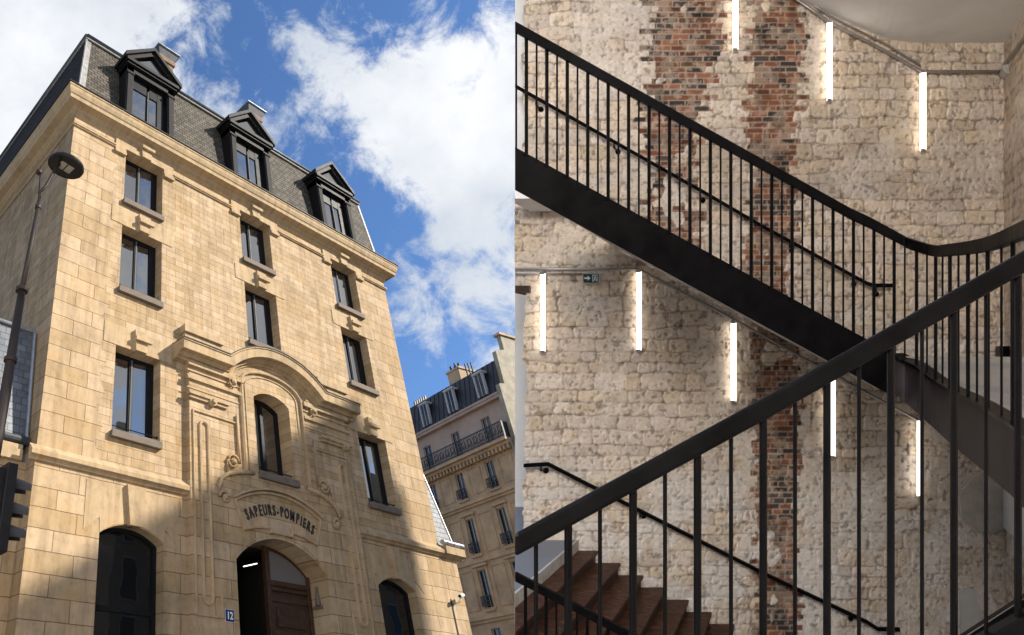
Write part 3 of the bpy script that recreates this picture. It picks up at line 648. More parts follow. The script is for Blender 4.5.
# windows
def bgwin(s0,s1,z0,z1,o,par=ap,rail=True):
    f=MB(); t=.03
    for bx in ((s0,s0+t,z0,z1),(s1-t,s1,z0,z1),(s0,s1,z1-t,z1),((s0+s1)/2-t/2,(s0+s1)/2+t/2,z0,z1)): f.box(bx[0],bx[1],o,o+.06,bx[2],bx[3])
    w=part('window',f.map(BG),bgw,par)
    part('pane',MB().box(s0,s1,o+.04,o+.05,z0,z1).map(BG),MT['glass_dark'],w)
    if rail:
        r=MB(); r.box(s0-.05,s1+.05,-.17,-.13,z0+.5,z0+.55); r.box(s0-.05,s1+.05,-.17,-.13,z0+.05,z0+.09); r.box(s0-.05,s1+.05,-.16,-.14,z0+.25,z0+.3)
        for k in range(9): q=s0-.05+(s1-s0+.1)*k/8; r.box(q-.012,q+.012,-.165,-.135,z0+.05,z0+.52)
        part('window_rail',r.map(BG),bgdk,w)
for h in holes[:24]:
    if h[2]>3: bgwin(h[0],h[1],h[2],h[3],.10)
for h in h2[:4]: bgwin(h[0],h[1],h[2],h[3],.34,rail=False)
b=MB()
for s in ws[:5]:
    for z0,z1 in ((9.0,10.85),(6.3,8.15)):
        b.box(s-.42,s-.29,-.06,0,z0-.1,z1+.16); b.box(s+.29,s+.42,-.06,0,z0-.1,z1+.16); b.box(s-.5,s+.5,-.14,0,z1+.16,z1+.3); b.box(s-.36,s+.36,-.1,0,z0-.2,z0-.08)
    b.box(s-.36,s+.36,-.08,0,11.8,11.93)
    for z0,z1 in ((9.0,10.9),(6.3,8.2),(12.05,13.4)):
        c=s-1.1; 
        for q in (c-.45,c+.40): b.box(q,q+.05,-.04,0,z0,z1)
        b.box(c-.45,c+.45,-.04,0,z1,z1+.06); b.box(c-.45,c+.45,-.04,0,z0-.06,z0)
part('mouldings',b.map(BG),bgst,ap)
b=MB(); b.box(S0,S1,-.22,0,11.5,11.66); b.box(S0,S1,-.12,0,11.36,11.5); b.box(S0,S1,-.2,0,5.75,5.95); b.box(S0,S1,-.1,0,5.6,5.75); b.box(S0,S1,-.1,0,8.5,8.6)
part('string_course',b.map(BG),bgst,ap)
b=MB(); b.box(S0,S1,-.55,.25,13.95,14.12); b.box(S0,S1,-.35,0,13.8,13.95)
for k in range(70): q=S0+.1+k*.26; b.box(q,q+.12,-.32,0,13.55,13.8)
part('balcony_slab',b.map(BG),bgst,ap)
b=MB(); b.box(S0,S1,-.54,-.50,14.95,15.0); b.box(S0,S1,-.53,-.51,14.2,14.24)
for k in range(170): q=S0+k*.108; b.box(q,q+.02,-.53,-.51,14.12,14.95)
for k in range(42):
    c=S0+.2+k*.43
    b.tube([(c+.13*math.cos(a*math.pi/5),-.52,14.6+.22*math.sin(a*math.pi/5)) for a in range(11)],.02,5)
    b.tube([(c-.2,-.52,14.35),(c,-.52,14.5),(c+.2,-.52,14.35)],.018,5)
b.box(S0,S0+.03,-.53,.2,14.1,15.0)
part('balcony_railing',b.map(BG),bgdk,ap)
b=MB(); b.box(S0,S1,-.05,.3,16.55,16.85); b.box(S0,S1,-.1,.25,16.72,16.85); part('cornice',b.map(BG),bgpl,ap)
b=MB(); b.add([(S0,.0,16.85),(S1,0,16.85),(S1,.45,18.95),(S0,.45,18.95)],[(0,1,2,3)]); b.add([(S0,.45,18.95),(S1,.45,18.95),(S1,6,19.6),(S0,6,19.6)],[(0,1,2,3)])
for k in range(50): q=S0+.2+k*.36; b.add([(q,-.03,16.85),(q+.05,-.03,16.85),(q+.05,.42,18.95),(q,.42,18.95),(q,.1,16.85),(q+.05,.1,16.85),(q+.05,.5,18.95),(q,.5,18.95)],[(0,1,2,3),(0,3,7,4),(1,5,6,2)])
b.v=[BG(*p) for p in b.v]; ro=part('roof',b,bgz,ap,recalc=False)
for s in (-1.16,1.14,3.33,5.5):
    b=MB(); b.box(s-.36,s-.29,-.10,.1,17.0,18.4); b.box(s+.23,s+.30,-.10,.1,17.0,18.4); b.box(s-.40,s+.34,-.13,.4,18.4,18.52); d_=part('dormer',b.map(BG),bgw,ro); bgwin(s-.29,s+.23,17.0,18.4,-.06,d_,False)
b=MB(); b.box(.75,1.7,.9,2.2,18.5,20.0); b.box(.68,1.77,.85,2.3,20.0,20.12); chm=part('chimney',b.map(BG),bgst,ro)
b=MB()
for k in range(6): b.tube([BG(.8+k*.16,1.1+.12*(k%2),20.12),BG(.8+k*.16,1.1+.12*(k%2),20.42+.08*(k%3))],.055,8)
for k in range(3): b.tube([BG(.45-k*.22,1.2,19.2),BG(.45-k*.22,1.2,20.2-.05*k)],.05,8)
parts('chimney_pot',b,bgdk,chm)
b=MB(); b.box(4.0,5.2,1.0,2.2,18.5,19.3)
for k in range(6): b.box(4.05+k*.19,4.15+k*.19,1.1,1.2,19.3,19.65)
part('chimney',b.map(BG),bgdk,ro)
# party wall end, stepped, with its own chimney breast
b=MB(); pl=[(-.08,G),(-.08,17.2),(.0,17.25),(.35,17.3),(.45,19.45),(1.2,19.7),(1.25,20.7),(2.6,20.7),(2.6,20.0),(9,20.0),(9,G)]
n=len(pl); vs=[(S0-.25,o,z) for o,z in pl]+[(S0+.02,o,z) for o,z in pl]
b.add(vs,[tuple(range(n)),tuple(range(2*n-1,n-1,-1))]+[(i,i+n,(i+1)%n+n,(i+1)%n) for i in range(n)])
part('party_wall',b.map(BG),bgc,ap)
b=MB(); b.box(S0-.34,S0+.12,1.1,2.75,20.7,20.85); parts('coping',b.map(BG),bgst,ap)
b=MB(); b.tube([BG(S0-.02,-.25,14.0),BG(S0-.02,-.12,13.4),BG(S0-.02,-.08,G)],.06,8); part('downpipe',b,bgc,ap,smooth=True)
# building across the street, behind the camera: it shades the lower facade and shows in the glass
oc=thing('street_building','tall stone building across the street, mirrored in the windows','building',(22,-20,G))
occ=simple('street_stone',(.30,.25,.18),.85,var=.2,scale=1);  # even stone colour with random variation
Yo=-20
prof_=[(20,G),(20,17.2),(20.5,17.2),(33.9,26.1),(35.0,24.5),(35.7,23.6),(35.7,G)]
b=MB(); b.prism(prof_,Yo-9,Yo); part('wall',b,occ,oc)
b=MB(); b.prism([(19.8,16.6),(20.5,16.6),(33.7,25.4),(33.9,26.2),(20.5,17.4),(19.8,17.4)],Yo,Yo+.4); part('cornice',b,occ,oc)
part('low_wing',MB().box(35.71,75,Yo-9,Yo-.01,G,17.3),occ,oc)
for i in range(26):
    for j in range(6):
        x=20.6+i*2.3; z=1+j*3.0
        if z+2>(17.2+max(0,(x-20.5))*.66-1 if x<35.7 else 17): continue
        if 34<x<35.8: continue
        w=part('window',MB().box(x,x+1.1,Yo+.02,Yo+.06,z,z+2.1),bgw,oc); part('pane',MB().box(x+.08,x+1.02,Yo+.065,Yo+.08,z+.08,z+2.02),MT['glass_dark'],w)

# ground
asph=simple('asphalt',(.05,.05,.052),.9,var=.3,scale=3); pav=simple('paving',(.25,.24,.22),.85,var=.2,scale=2)
b=MB(); b.add([(-600,-600,G),(600,-600,G),(600,600,G),(-600,600,G)],[(0,1,2,3)]); struct('ground',b,asph)
b=MB(); b.box(-40,34,-3.2,-.3,G-.1,G+.13); struct('pavement',b,pav)
b=MB(); b.add([(-70,-90,G+.004),(19.9,-90,G+.004),(19.9,-3.3,G+.004),(-70,-3.3,G+.004)],[(0,1,2,3)]); struct('bounce_paving',b,simple('pale_bounce_paving',(.52,.47,.41),.85,var=.12,scale=1.5))  # unseen pale ground added to bounce sunlight into the stair hall

# ================================================================= THE STAIR HALL
A_=(795.-PX)/F; B_=-(355.-PY)/F
def RM(X,Z,h):        # room coordinates (right, depth, height) to world
    return tuple(CAM+M@np.array([X+A_*Z,h+B_*Z,-Z]))
def RX(px,Z): return (px-795.)*Z/F
def RH(py,Z): return (355.-py)*Z/F
KX=(795-515.)/F
def room(mb):         # trims whatever runs past the cut left end of the stair hall, then places it
    if any(x+KX*z<-1e-4 for x,z,h in mb.v):
        import bmesh
        me=bpy.data.meshes.new('t'); me.from_pydata(mb.v,[],mb.f); bm=bmesh.new(); bm.from_mesh(me)
        bmesh.ops.recalc_face_normals(bm,faces=bm.faces)
        r=bmesh.ops.bisect_plane(bm,geom=bm.verts[:]+bm.edges[:]+bm.faces[:],plane_co=(0,0,0),plane_no=(-1,-KX,0),clear_outer=True,dist=1e-5)
        ed=[e for e in bm.edges if e.is_boundary]
        if ed: bmesh.ops.holes_fill(bm,edges=ed,sides=12)
        bm.verts.index_update(); mb.v=[tuple(v.co) for v in bm.verts]; mb.f=[tuple(v.index for v in f.verts) for f in bm.faces]; bm.free(); bpy.data.meshes.remove(me)
    return mb.map(RM)
def rpart(name,mb,mat,parent,**k): return part(name,room(mb),mat,parent,**k)
Zw=8.7; Zn=5.6; Zf=1.78
steel=simple('painted_steel',(.0034,.0032,.0036),.38,0,var=.5,scale=5,spec=.055)
steel_l=simple('steel_fascia',(.024,.020,.021),.55,0,var=.5,scale=4,spec=.12)
wht=simple('white_plaster',(.76,.76,.76),.85,var=.06,scale=2)
# --- masonry generator: real relief, stone / brick colours per unit
def vnoise(X,Y,scale,seed,octv=4,pers=.5):
    r=np.random.default_rng(seed); out=0; amp=1; tot=0
    for o in range(octv):
        T=r.random((256,256)); x=X*scale*2**o+17.3*o+1000; y=Y*scale*2**o+5.7*o+1000
        xi=np.floor(x).astype(int); yi=np.floor(y).astype(int); fx=x-xi; fy=y-yi; fx=fx*fx*(3-2*fx); fy=fy*fy*(3-2*fy)
        a=T[xi%256,yi%256]; b_=T[(xi+1)%256,yi%256]; c=T[xi%256,(yi+1)%256]; d=T[(xi+1)%256,(yi+1)%256]
        out=out+amp*((a*(1-fx)+b_*fx)*(1-fy)+(c*(1-fx)+d*fx)*fy); tot+=amp; amp*=pers
    return out/tot
def sstep(a,b,x): t=np.clip((x-a)/(b-a),0,1); return t*t*(3-2*t)
def masonry(X,Hh,seed,bricks=True):
    # rubble courses
    wx=X+.05*(vnoise(X,Hh,3.0,seed+1,3)-.5)*2+.015*(vnoise(X,Hh,14,seed+2,2)-.5)*2; wy=Hh+.042*(vnoise(X,Hh,1.7,seed+3,3)-.5)*2+.013*(vnoise(X,Hh,11,seed+4,2)-.5)*2
    r=np.random.default_rng(seed+9); ed=[-5.2]
    while ed[-1]<6.2: ed.append(ed[-1]+r.uniform(.125,.235))
    ed=np.array(ed); row=np.clip(np.searchsorted(ed,wy)-1,0,len(ed)-2)
    dy=np.minimum(wy-ed[row],ed[row+1]-wy); dx=np.zeros_like(X); sid=np.zeros(X.shape,int)
    for k in range(len(ed)-1):
        m=row==k
        if not m.any(): continue
        e=[-8-r.uniform(0,.4)]
        while e[-1]<14: e.append(e[-1]+r.uniform(.17,.46))
        e=np.array(e); w=wx[m]; c=np.clip(np.searchsorted(e,w)-1,0,len(e)-2); dx[m]=np.minimum(w-e[c],e[c+1]-w); sid[m]=k*97+c
    # rounded corner distance
    d=np.where((dx<.045)&(dy<.045),.045-np.sqrt((.045-np.clip(dx,0,.045))**2+(.045-np.clip(dy,0,.045))**2),np.minimum(dx,dy))
    tb=np.random.default_rng(seed+20).random((20000,4)); q=tb[sid%20000]
    mort=1-sstep(.002,.012,d+.006*(vnoise(X,Hh,20,seed+5,2)-.5))
    plast=sstep(.55,.66,vnoise(X,Hh,1.15,seed+6,4,.62))*.85   # smeared lime mortar
    rel=.0125*sstep(.0,.016,d)*(1-.75*plast)+.012*(q[...,0]-.5)*(1-plast)*sstep(0,.012,d)
    fine=vnoise(X,Hh,22,seed+7,4,.6); rel=rel+.016*(fine-.5)*(.5+.8*vnoise(X,Hh,1.4,seed+8,2)); rel=rel+.05*(vnoise(X,Hh,.6,seed+30,3)-.5)+.012*(vnoise(X,Hh,6,seed+32,3)-.5)
    pits=sstep(.62,.72,vnoise(X,Hh,18,seed+10,3,.6)); rel=rel-.012*pits
    base=np.array([.63,.54,.465]); pal=np.stack([base*(.84+.28*a)*np.array([1,1-.05*b2,1-.17*b2]) for a,b2 in zip(tb[:,1],tb[:,2])])
    col=pal[sid%20000]
    mcol=np.array([.50,.42,.34]); 
    crack=(mort*(1-.6*plast)*(.35+.65*sstep(.38,.55,vnoise(X,Hh,4.5,seed+18,3))))[...,None]*.8
    col=col*(1-crack)+mcol*crack
    deep=.75*(1-sstep(.0,.009,d+.024*(vnoise(X,Hh,9,seed+11,3)-.52)))[...,None]*(1-plast[...,None])*.7; col=col*(1-deep)+np.array([.13,.10,.08])*deep
    pc_=np.array([.70,.635,.565])*(.9+.2*vnoise(X,Hh,8,seed+12,3))[...,None]
    col=col*(1-.6*plast[...,None])+pc_*.6*plast[...,None]
    gr=vnoise(X,Hh,26,seed+16,3,.7); col=col*(.80+.4*gr)[...,None]
    lw=sstep(-.2,-2.4,Hh+1.2*(vnoise(X,Hh,.9,seed+13,3)-.5))*sstep(.40,.56,vnoise(X,Hh,2.2,seed+14,4,.65)); col=col*(1-.5*lw[...,None])+np.array([.74,.72,.70])*.5*lw[...,None]
    col=col*(1-.42*pits[...,None])
    sp=sstep(.60,.75,vnoise(X,Hh,30,seed+15,2))*.22; col=col*(1-sp[...,None])
    if bricks:
        bh=.0715; bw=.215
        brow=np.floor((Hh+10)/bh).astype(int); rr=np.random.default_rng(seed+40).random((400,6))
        jl=rr[brow%400]
        xm=X+.07*(vnoise(X,Hh,5,seed+41,2)-.5)
        def col_mask(c0,c1,lo,hi,jag):
            return (xm>c0+jag*(jl[...,0]-.5)+.15*(vnoise(X*0,Hh,1.2,seed+42,2)-.5))&(xm<c1+jag*(jl[...,1]-.5)+.2*(vnoise(X*0,Hh,1.5,seed+43,2)-.5))&(Hh>lo)&(Hh<hi)
        cA=col_mask(RX(646,Zw),RX(702,Zw)+.25*(Hh-2.6)*.5*(Hh>2.6),1.15,9,.28); cB=col_mask(RX(748,Zw),RX(801,Zw),.3,9,.2)|col_mask(RX(752,Zw),RX(797,Zw),-9,.31,.13)
        hole=sstep(.68,.70,vnoise(X,Hh,3.4,seed+44,3))>.5
        bm=(cA&~hole)|(cB&~(sstep(.70,.73,vnoise(X,Hh,3.1,seed+45,3))>.5))
        bx=X+.5*bw*(brow%2)+.06*(jl[...,2]-.5)+.012*(vnoise(X,Hh,12,seed+54,2)-.5); head=(jl[...,3]<.25); bwid=np.where(head,bw*.52,bw)
        bc=np.floor((bx+20)/bwid).astype(int); ux=(bx+20)/bwid-bc; uy=(Hh+10)/bh-brow
        uy=uy+.06*(vnoise(X,Hh,9,seed+46,2)-.5)
        bd=np.minimum(np.minimum(ux,1-ux)*bwid,np.minimum(uy,1-uy)*bh)
        bid=(brow*131+bc)%20000; t=np.random.default_rng(seed+47).random((20000,3))[bid]
        zone=vnoise(X,Hh,1.6,seed+48,2)
        red=np.array([.215,.082,.052])*(.42+.85*t[...,1])[...,None]*np.array([1,1,1])+np.array([.06,.045,.02])*t[...,2][...,None]
        dark=np.array([.060,.049,.046])*(.7+.9*t[...,1])[...,None]
        isd=(t[...,0]<np.clip(.2+1.4*(zone-.42),.06,.75))[...,None]
        bcol=np.where(isd,dark,red); 
        fm=1-sstep(.004,.012,bd+.006*(vnoise(X,Hh,24,seed+52,2)-.5)); smear=np.maximum(sstep(.52,.64,vnoise(X,Hh,6,seed+49,4,.65)),sstep(.60,.68,vnoise(X,Hh,17,seed+53,2))); 
        mm=np.clip(fm*.75+smear*.55,0,.9)[...,None]; bcol=bcol*(1-mm)+np.array([.44,.345,.27])*mm
        soot=sstep(.5,.7,vnoise(X,Hh,5,seed+51,3))[...,None]*.35; bcol=bcol*(1-soot)
        brel=-.012+.013*sstep(0,.014,bd)+.012*(t[...,2]-.5)+.010*(fine-.5)+.006*smear+.05*(vnoise(X,Hh,.6,seed+30,3)-.5)
        w=bm.astype(float)[...,None]; col=col*(1-w)+bcol*w; rel=np.where(bm,brel,rel)
    return rel,np.clip(col,0,1)
stone_m=newmat('rubble_masonry',(.5,.4,.3),.9,0,.2); sb=stone_m.node_tree.nodes['Principled BSDF']
at=N(stone_m,'ShaderNodeAttribute'); at.attribute_name='tone'; gg=N(stone_m,'ShaderNodeNewGeometry')
nf=noise(stone_m,90,5,.7,gg.outputs['Position']); rf_=ramp(stone_m,nf.outputs[0],[(.3,(.72,.70,.67)),(.55,(1,1,1)),(.8,(1.12,1.1,1.08))])
L(stone_m,mix(stone_m,at.outputs['Color'],rf_.outputs[0],.75,'MULTIPLY'),sb.inputs['Base Color']); nf2=noise(stone_m,38,6,.75,gg.outputs['Position']); L(stone_m,bump(stone_m,nf2.outputs[0],.5,.008),sb.inputs['Normal'])
def relief_wall(name,x0,x1,h0,h1,res,place,seed,bricks,keep=None,parent=None,loc=(0,0,0)):
    nx_=int((x1-x0)/res)+1; nh=int((h1-h0)/res)+1
    X,Hh=np.meshgrid(np.linspace(x0,x1,nx_),np.linspace(h0,h1,nh)); rel,col=masonry(X,Hh,seed,bricks)
    P=place(X,Hh,rel).reshape(-1,3)-np.array(loc); idx=np.arange(nx_*nh).reshape(nh,nx_)
    q=np.stack([idx[:-1,:-1],idx[:-1,1:],idx[1:,1:],idx[1:,:-1]],-1)
    if keep is not None: q=q[keep(X,Hh)[:-1,:-1]]
    q=q.reshape(-1,4); me=bpy.data.meshes.new(name); me.vertices.add(len(P)); me.vertices.foreach_set('co',P.astype(np.float32).ravel())
    me.loops.add(q.size); me.loops.foreach_set('vertex_index',q.ravel().astype(np.int32)); me.polygons.add(len(q))
    me.polygons.foreach_set('loop_start',np.arange(0,q.size,4,dtype=np.int32)); me.polygons.foreach_set('loop_total',np.full(len(q),4,np.int32)); me.update(); me.validate()
    ca=me.color_attributes.new('tone','FLOAT_COLOR','POINT'); ca.data.foreach_set('color',np.concatenate([col.reshape(-1,3),np.ones((len(P),1))],1).astype(np.float32).ravel())
    me.materials.append(stone_m); me.polygons.foreach_set('use_smooth',np.ones(len(q),bool)); o=link(name,me,parent); return o
def affine(Xa,Za,Ha):
    c=np.stack([Xa+A_*Za,Ha+B_*Za,-Za],-1); return c@M.T+CAM
XWr=RX(1005,Zw); XWl=RX(515,Zw)
mw=thing('masonry_wall','rough beige rubble wall with two red brick bands behind the stairs','wall',RM(0,Zw,-4.3))
o=relief_wall('masonry_face',XWl,XWr,-4.4,5.3,.0125,lambda X,H,r: affine(X,Zw-r,H),11,True,
   keep=lambda X,H:~((X<RX(524,Zw)+.07*(vnoise(X,H,6,77,3)-.5)*2)&(H<RH(292,Zw))&(H>-2.41))&~((X<RX(523.5,Zw)+.05*(vnoise(X,H,6,78,3)-.5)*2)&(H>RH(197,Zw))),parent=mw,loc=wloc(mw))
b=MB(); b.box(RX(528,Zw),XWr+.4,Zw+.08,Zw+.5,-4.4,5.3); b.box(XWl,RX(528,Zw),Zw+.08,Zw+.5,RH(290,Zw),RH(199,Zw)); rpart('wall_core',b,simple('wall_core',(.35,.3,.24),.9),mw)
sw=thing('side_masonry_wall','rubble wall return at the right end of the stair hall, extended unseen to block sun','wall',RM(XWr,Zw,-4.3))
relief_wall('masonry_face',0,Zw-.0,-4.4,4.1,.03,lambda X,H,r: affine(XWr-r,Zw-X,H),31,False,parent=sw,loc=wloc(sw))
rpart('wall_core',MB().box(XWr+.08,XWr+.4,0,Zw+.05,-4.4,9.5),simple('wall_core',(.35,.3,.24),.9),sw)  # unseen run raised past the ceiling and carried forward to block the sun
# ceiling
b=MB(); cxl=RX(892,Zw); hc_=RH(43,Zw)
sl_=1.75
bend=[(cxl+.35*(1-2*k/8)-.0,hc_+.452*.7*(k/8)**2/2) for k in range(9)]
pl=[(XWr+.4,hc_)]+bend+[(cxl-sl_,bend[-1][1]+(sl_-.35)*.452),(cxl-sl_,hc_+sl_*.452+.4),(XWr+.4,hc_+.6)]
n=len(pl); b.add([(x,6.9,h) for x,h in pl]+[(x,Zw+.5,h) for x,h in pl],[tuple(range(n)),tuple(range(2*n-1,n-1,-1))]+[(i,i+n,(i+1)%n+n,(i+1)%n) for i in range(n)])
struct('ceiling',room(b),wht)
# plaster walls beyond the left edge of the masonry
b=MB(); b.box(RX(515,10.6),RX(560,10.6),10.6,10.75,-2.41,5.5); single('plaster_wall',room(b),wht,'plain white plaster wall seen past the rough left end of the rubble wall','wall',RM(RX(530,10.6),10.6,-2.41))
b=MB(); b.box(RX(515,8.95),RX(527,8.95),8.95,9.1,RH(160,8.95),5.5); single('plaster_pillar',room(b),wht,'narrow white plaster strip behind the top left stair balusters','wall',RM(RX(520,8.95),8.95,RH(160,8.95)))
b=MB(); b.box(RX(515,8.2),RX(606,Zw)+.0,7.95,Zw-.03,RH(212,Zw),RH(212,Zw)+.1); struct('soffit_ceiling',room(b),wht)
b=MB(); b.box(RX(515,Zw),RX(531,Zw),Zw-.05,Zw+.3,RH(293,Zw),RH(286,Zw)); single('timber_lintel',room(b),simple('old_timber',(.05,.03,.02),.7,var=.4),'brown timber lintel over the opening at the left end of the wall','beam',RM(RX(520,Zw),Zw,RH(290,Zw)))
# landing floor (left, lower)
XLn=RX(577,Zw); hl=RH(540,Zw)
blueg=simple('blue_grey_floor',(.17,.19,.225),.5,var=.12,scale=2)
b=MB(); b.box(RX(515,10.6),XLn,Zw,10.6,hl-.14,hl); b.box(XWl-1,XLn,5.3,Zw,hl-.14,hl); struct('landing_floor',room(b),blueg)
# --- lower flight
wood=newmat('dark_tread_wood',(.08,.035,.02),.5,0,.12); wb=wood.node_tree.nodes['Principled BSDF']; g_=N(wood,'ShaderNodeNewGeometry')
vr=N(wood,'ShaderNodeVectorRotate'); vr.rotation_type='EULER_XYZ'; L(wood,g_.outputs['Position'],vr.inputs[0]); mp=N(wood,'ShaderNodeMapping'); mp.inputs['Scale'].default_value=(6,1.2,14); mp.inputs['Rotation'].default_value=(.2,.3,.9); L(wood,g_.outputs['Position'],mp.inputs[0])
nw_=noise(wood,2.2,8,.7,mp.outputs[0],.6); rw_=ramp(wood,nw_.outputs[0],[(.3,(.014,.006,.004)),(.5,(.055,.023,.014)),(.72,(.17,.075,.042))]); L(wood,rw_.outputs[0],wb.inputs['Base Color']); L(wood,bump(wood,nw_.outputs[0],.3,.006),wb.inputs['Normal'])
low=thing('lower_staircase','lower flight of worn dark wooden steps against the rubble wall','staircase',RM(0,7.2,-4.4))
Zs0,Zs1=5.66,Zw-.02
ste=MB()
going=22.7*Zw/F; rise=12.2*Zw/F; X0=RX(597,Zw); h0=RH(550,Zw)
xl=[XLn+.03]+[X0+going*i for i in range(14)]
for i in range(14):
    xa=xl[i]; xb=xl[i+1]; hh=h0-rise*i
    z0=max(Zs0, 0)
    t=MB(); t.box(xa-.03,xb+.02,z0,Zs1,hh-.045,hh); o=rpart('tread',t,wood,low,bevel=.008)
    ste.box(xb-.03,xb-.012,z0,Zs1,hh-rise+.0,hh-.046)
rpart('riser',ste,simple('riser_wood',(.03,.015,.011),.6,var=.4),low)
b=MB(); b.box(XLn-.0,XLn+.028,5.35,Zs1,h0,hl+.01); rpart('edge_strip',b,simple('pale_stone_strip',(.5,.49,.46),.7),low)
b=MB()
pts=[(XLn-.2,h0+.05),(X0+going*13.5,h0-rise*13.3),(X0+going*13.5,h0-rise*13.3-.34),(XLn-.2,h0-.32)]
b.add([(x,Zn-.02,h) for x,h in pts]+[(x,Zn+.03,h) for x,h in pts],[(0,1,2,3),(7,6,5,4)]+[(i,i+4,(i+1)%4+4,(i+1)%4) for i in range(4)]); rpart('stringer',b,steel,low)
# --- bars in room space
def rail_run(path,hv_,dz,mat,parent,name='handrail',bevel=.006):
    # path of (X,Z,h) ; rectangular section, vertical height hv_, width dz across
    m=len(path); vs=[]
    for i,(x,z,h) in enumerate(path):
        a=path[max(i-1,0)]; c=path[min(i+1,m-1)]; dx,dzz=c[0]-a[0],c[1]-a[1]; l=math.hypot(dx,dzz) or 1; nxx,nzz=-dzz/l,dx/l
        for s,k in ((-1,-1),(1,-1),(1,1),(-1,1)): vs.append((x+nxx*dz/2*s,z+nzz*dz/2*s,h+hv_/2*k))
    b=MB(); b.add(vs,[(i*4+j,i*4+(j+1)%4,(i+1)*4+(j+1)%4,(i+1)*4+j) for i in range(m-1) for j in range(4)]+[(3,2,1,0),tuple((m-1)*4+j for j in range(4))])
    return rpart(name,b,mat,parent,bevel=bevel)
def baluster_set(items,r_thick,r_thin,mat,parent):   # items: (X,Z,h0,h1,thick)
    for X,Z,ha,hb,th in items:
        r=r_thick if th else r_thin; b=MB(); n=10
        vs=[(X+r*math.cos(2*math.pi*k/n),Z+r*math.sin(2*math.pi*k/n),h) for h in (ha,hb) for k in range(n)]
        b.add(vs,[(k,(k+1)%n,n+(k+1)%n,n+k) for k in range(n)]+[tuple(range(n))[::-1],tuple(range(n,2*n))]); o=rpart('baluster',b,mat,parent,smooth=False)
# --- upper flight: stringer, soffit, curved fascia, landing
up=thing('upper_staircase','upper flight with deep black steel stringer crossing in front of the wall','staircase',RM(0,Zn,0))
yT=lambda x:147+.546*(x-515); yB=lambda x:190+.546*(x-515)
b=MB(); xs_=[515,650,780,893]
vs=[];
for x in xs_: vs+=[(RX(x,Zn),Zn,RH(yB(x),Zn)),(RX(x,Zn),Zn,RH(yT(x),Zn))]
k=len(vs); vs2=[(X,Z+.05,h) for X,Z,h in vs]
b.add(vs+vs2,[(2*i,2*i+2,2*i+3,2*i+1) for i in range(3)]+[(k+2*i,k+2*i+1,k+2*i+3,k+2*i+2) for i in range(3)]+[(2*i,k+2*i,k+2*i+2,2*i+2) for i in range(3)]+[(2*i+1,2*i+3,k+2*i+3,k+2*i+1) for i in range(3)]+[(0,1,k+1,k)])
rpart('stringer',b,steel,up)
# path of the inner edge, rail height, top of fascia height
pth=[(893,5.6,235,355,392),(905,5.57,241.5,361,402),(917,5.42,246,367,413),(935.7,5.2,251,381,430),(950,4.85,250,390,443),(968,4.52,248,398.5,458),(987,4.15,244.5,409,474),(1001.5,3.81,240,418.5,487),(1013,3.6,235,425,497),(1035,3.1,226,444,520)]
def smooth_rows(rows,n=4):
    out=[]
    for i in range(len(rows)-1):
        p0=rows[max(i-1,0)];p1=rows[i];p2=rows[i+1];p3=rows[min(i+2,len(rows)-1)]
        for k in range(n):
            t=k/n; out.append(tuple(.5*((2*b_)+(-a_+c_)*t+(2*a_-5*b_+4*c_-d_)*t*t+(-a_+3*b_-3*c_+d_)*t**3) for a_,b_,c_,d_ in zip(p0,p1,p2,p3)))
    return out+[tuple(rows[-1])]
pth=smooth_rows(pth)
P3=[(RX(a,z),z,RH(r,z),RH(t,z),RH(bt,z)) for a,z,r,t,bt in pth]
b=MB(); m=len(P3); vs=[(x,z,bt) for x,z,r,t,bt in P3]+[(x,z,t) for x,z,r,t,bt in P3]; vs+=[(x+.05,z+.02,t) for x,z,r,t,bt in P3]+[(x+.05,z+.02,bt) for x,z,r,t,bt in P3]
b.add(vs,[(i,i+1,m+i+1,m+i) for i in range(m-1)]+[(m+i,m+i+1,2*m+i+1,2*m+i) for i in range(m-1)]+[(2*m+i,2*m+i+1,3*m+i+1,3*m+i) for i in range(m-1)]+[(3*m+i,3*m+i+1,i+1,i) for i in range(m-1)])
fs_=rpart('curved_fascia',b,steel_l,up,smooth=False)
b=MB(); vs=[(x-.035,z-.02,t-.004) for x,z,r,t,bt in P3]+[(x+.10,z+.03,t-.004) for x,z,r,t,bt in P3]+[(x-.035,z-.02,t+.016) for x,z,r,t,bt in P3]+[(x+.10,z+.03,t+.016) for x,z,r,t,bt in P3]
b.add(vs,[(2*m+i,2*m+i+1,3*m+i+1,3*m+i) for i in range(m-1)]+[(i,i+1,m+i+1,m+i) for i in range(m-1)]+[(i,i+1,2*m+i+1,2*m+i) for i in range(m-1)]+[(m+i,3*m+i,3*m+i+1,m+i+1) for i in range(m-1)]); rpart('edge_plate',b,steel,up)
# landing slab following the curve
lf=newmat('stone_landing_floor',(.4,.38,.35),.7); fl=simple('landing_stone',(.22,.20,.175),.8,var=.18,scale=3)
hfloor=lambda Z:RH(361,Zw)-(Zw-Z)*.052
ring1=[(x+.02,z,t-.01) for x,z,r,t,bt in P3]
b=MB(); m=len(ring1); far=[(XWr-.01,z,t-.01) for x,z,t in ring1]
b.add(ring1+far,[(i,i+1,m+i+1,m+i) for i in range(m-1)]); 
bk=[(RX(893,Zn),Zn+.06,RH(355,Zn)-.03),(RX(893,Zn)-.1,Zw+.05,RH(359.5,Zw)),(XWr,Zw+.05,RH(359.5,Zw)),(XWr,Zn+.0,RH(355,Zn)-.11)]
b.add([ring1[0],(ring1[0][0],Zw+.05,RH(359.5,Zw)),(XWr,Zw+.05,RH(359.5,Zw)),far[0]],[(0,1,2,3)])
rpart('landing',b,fl,up)
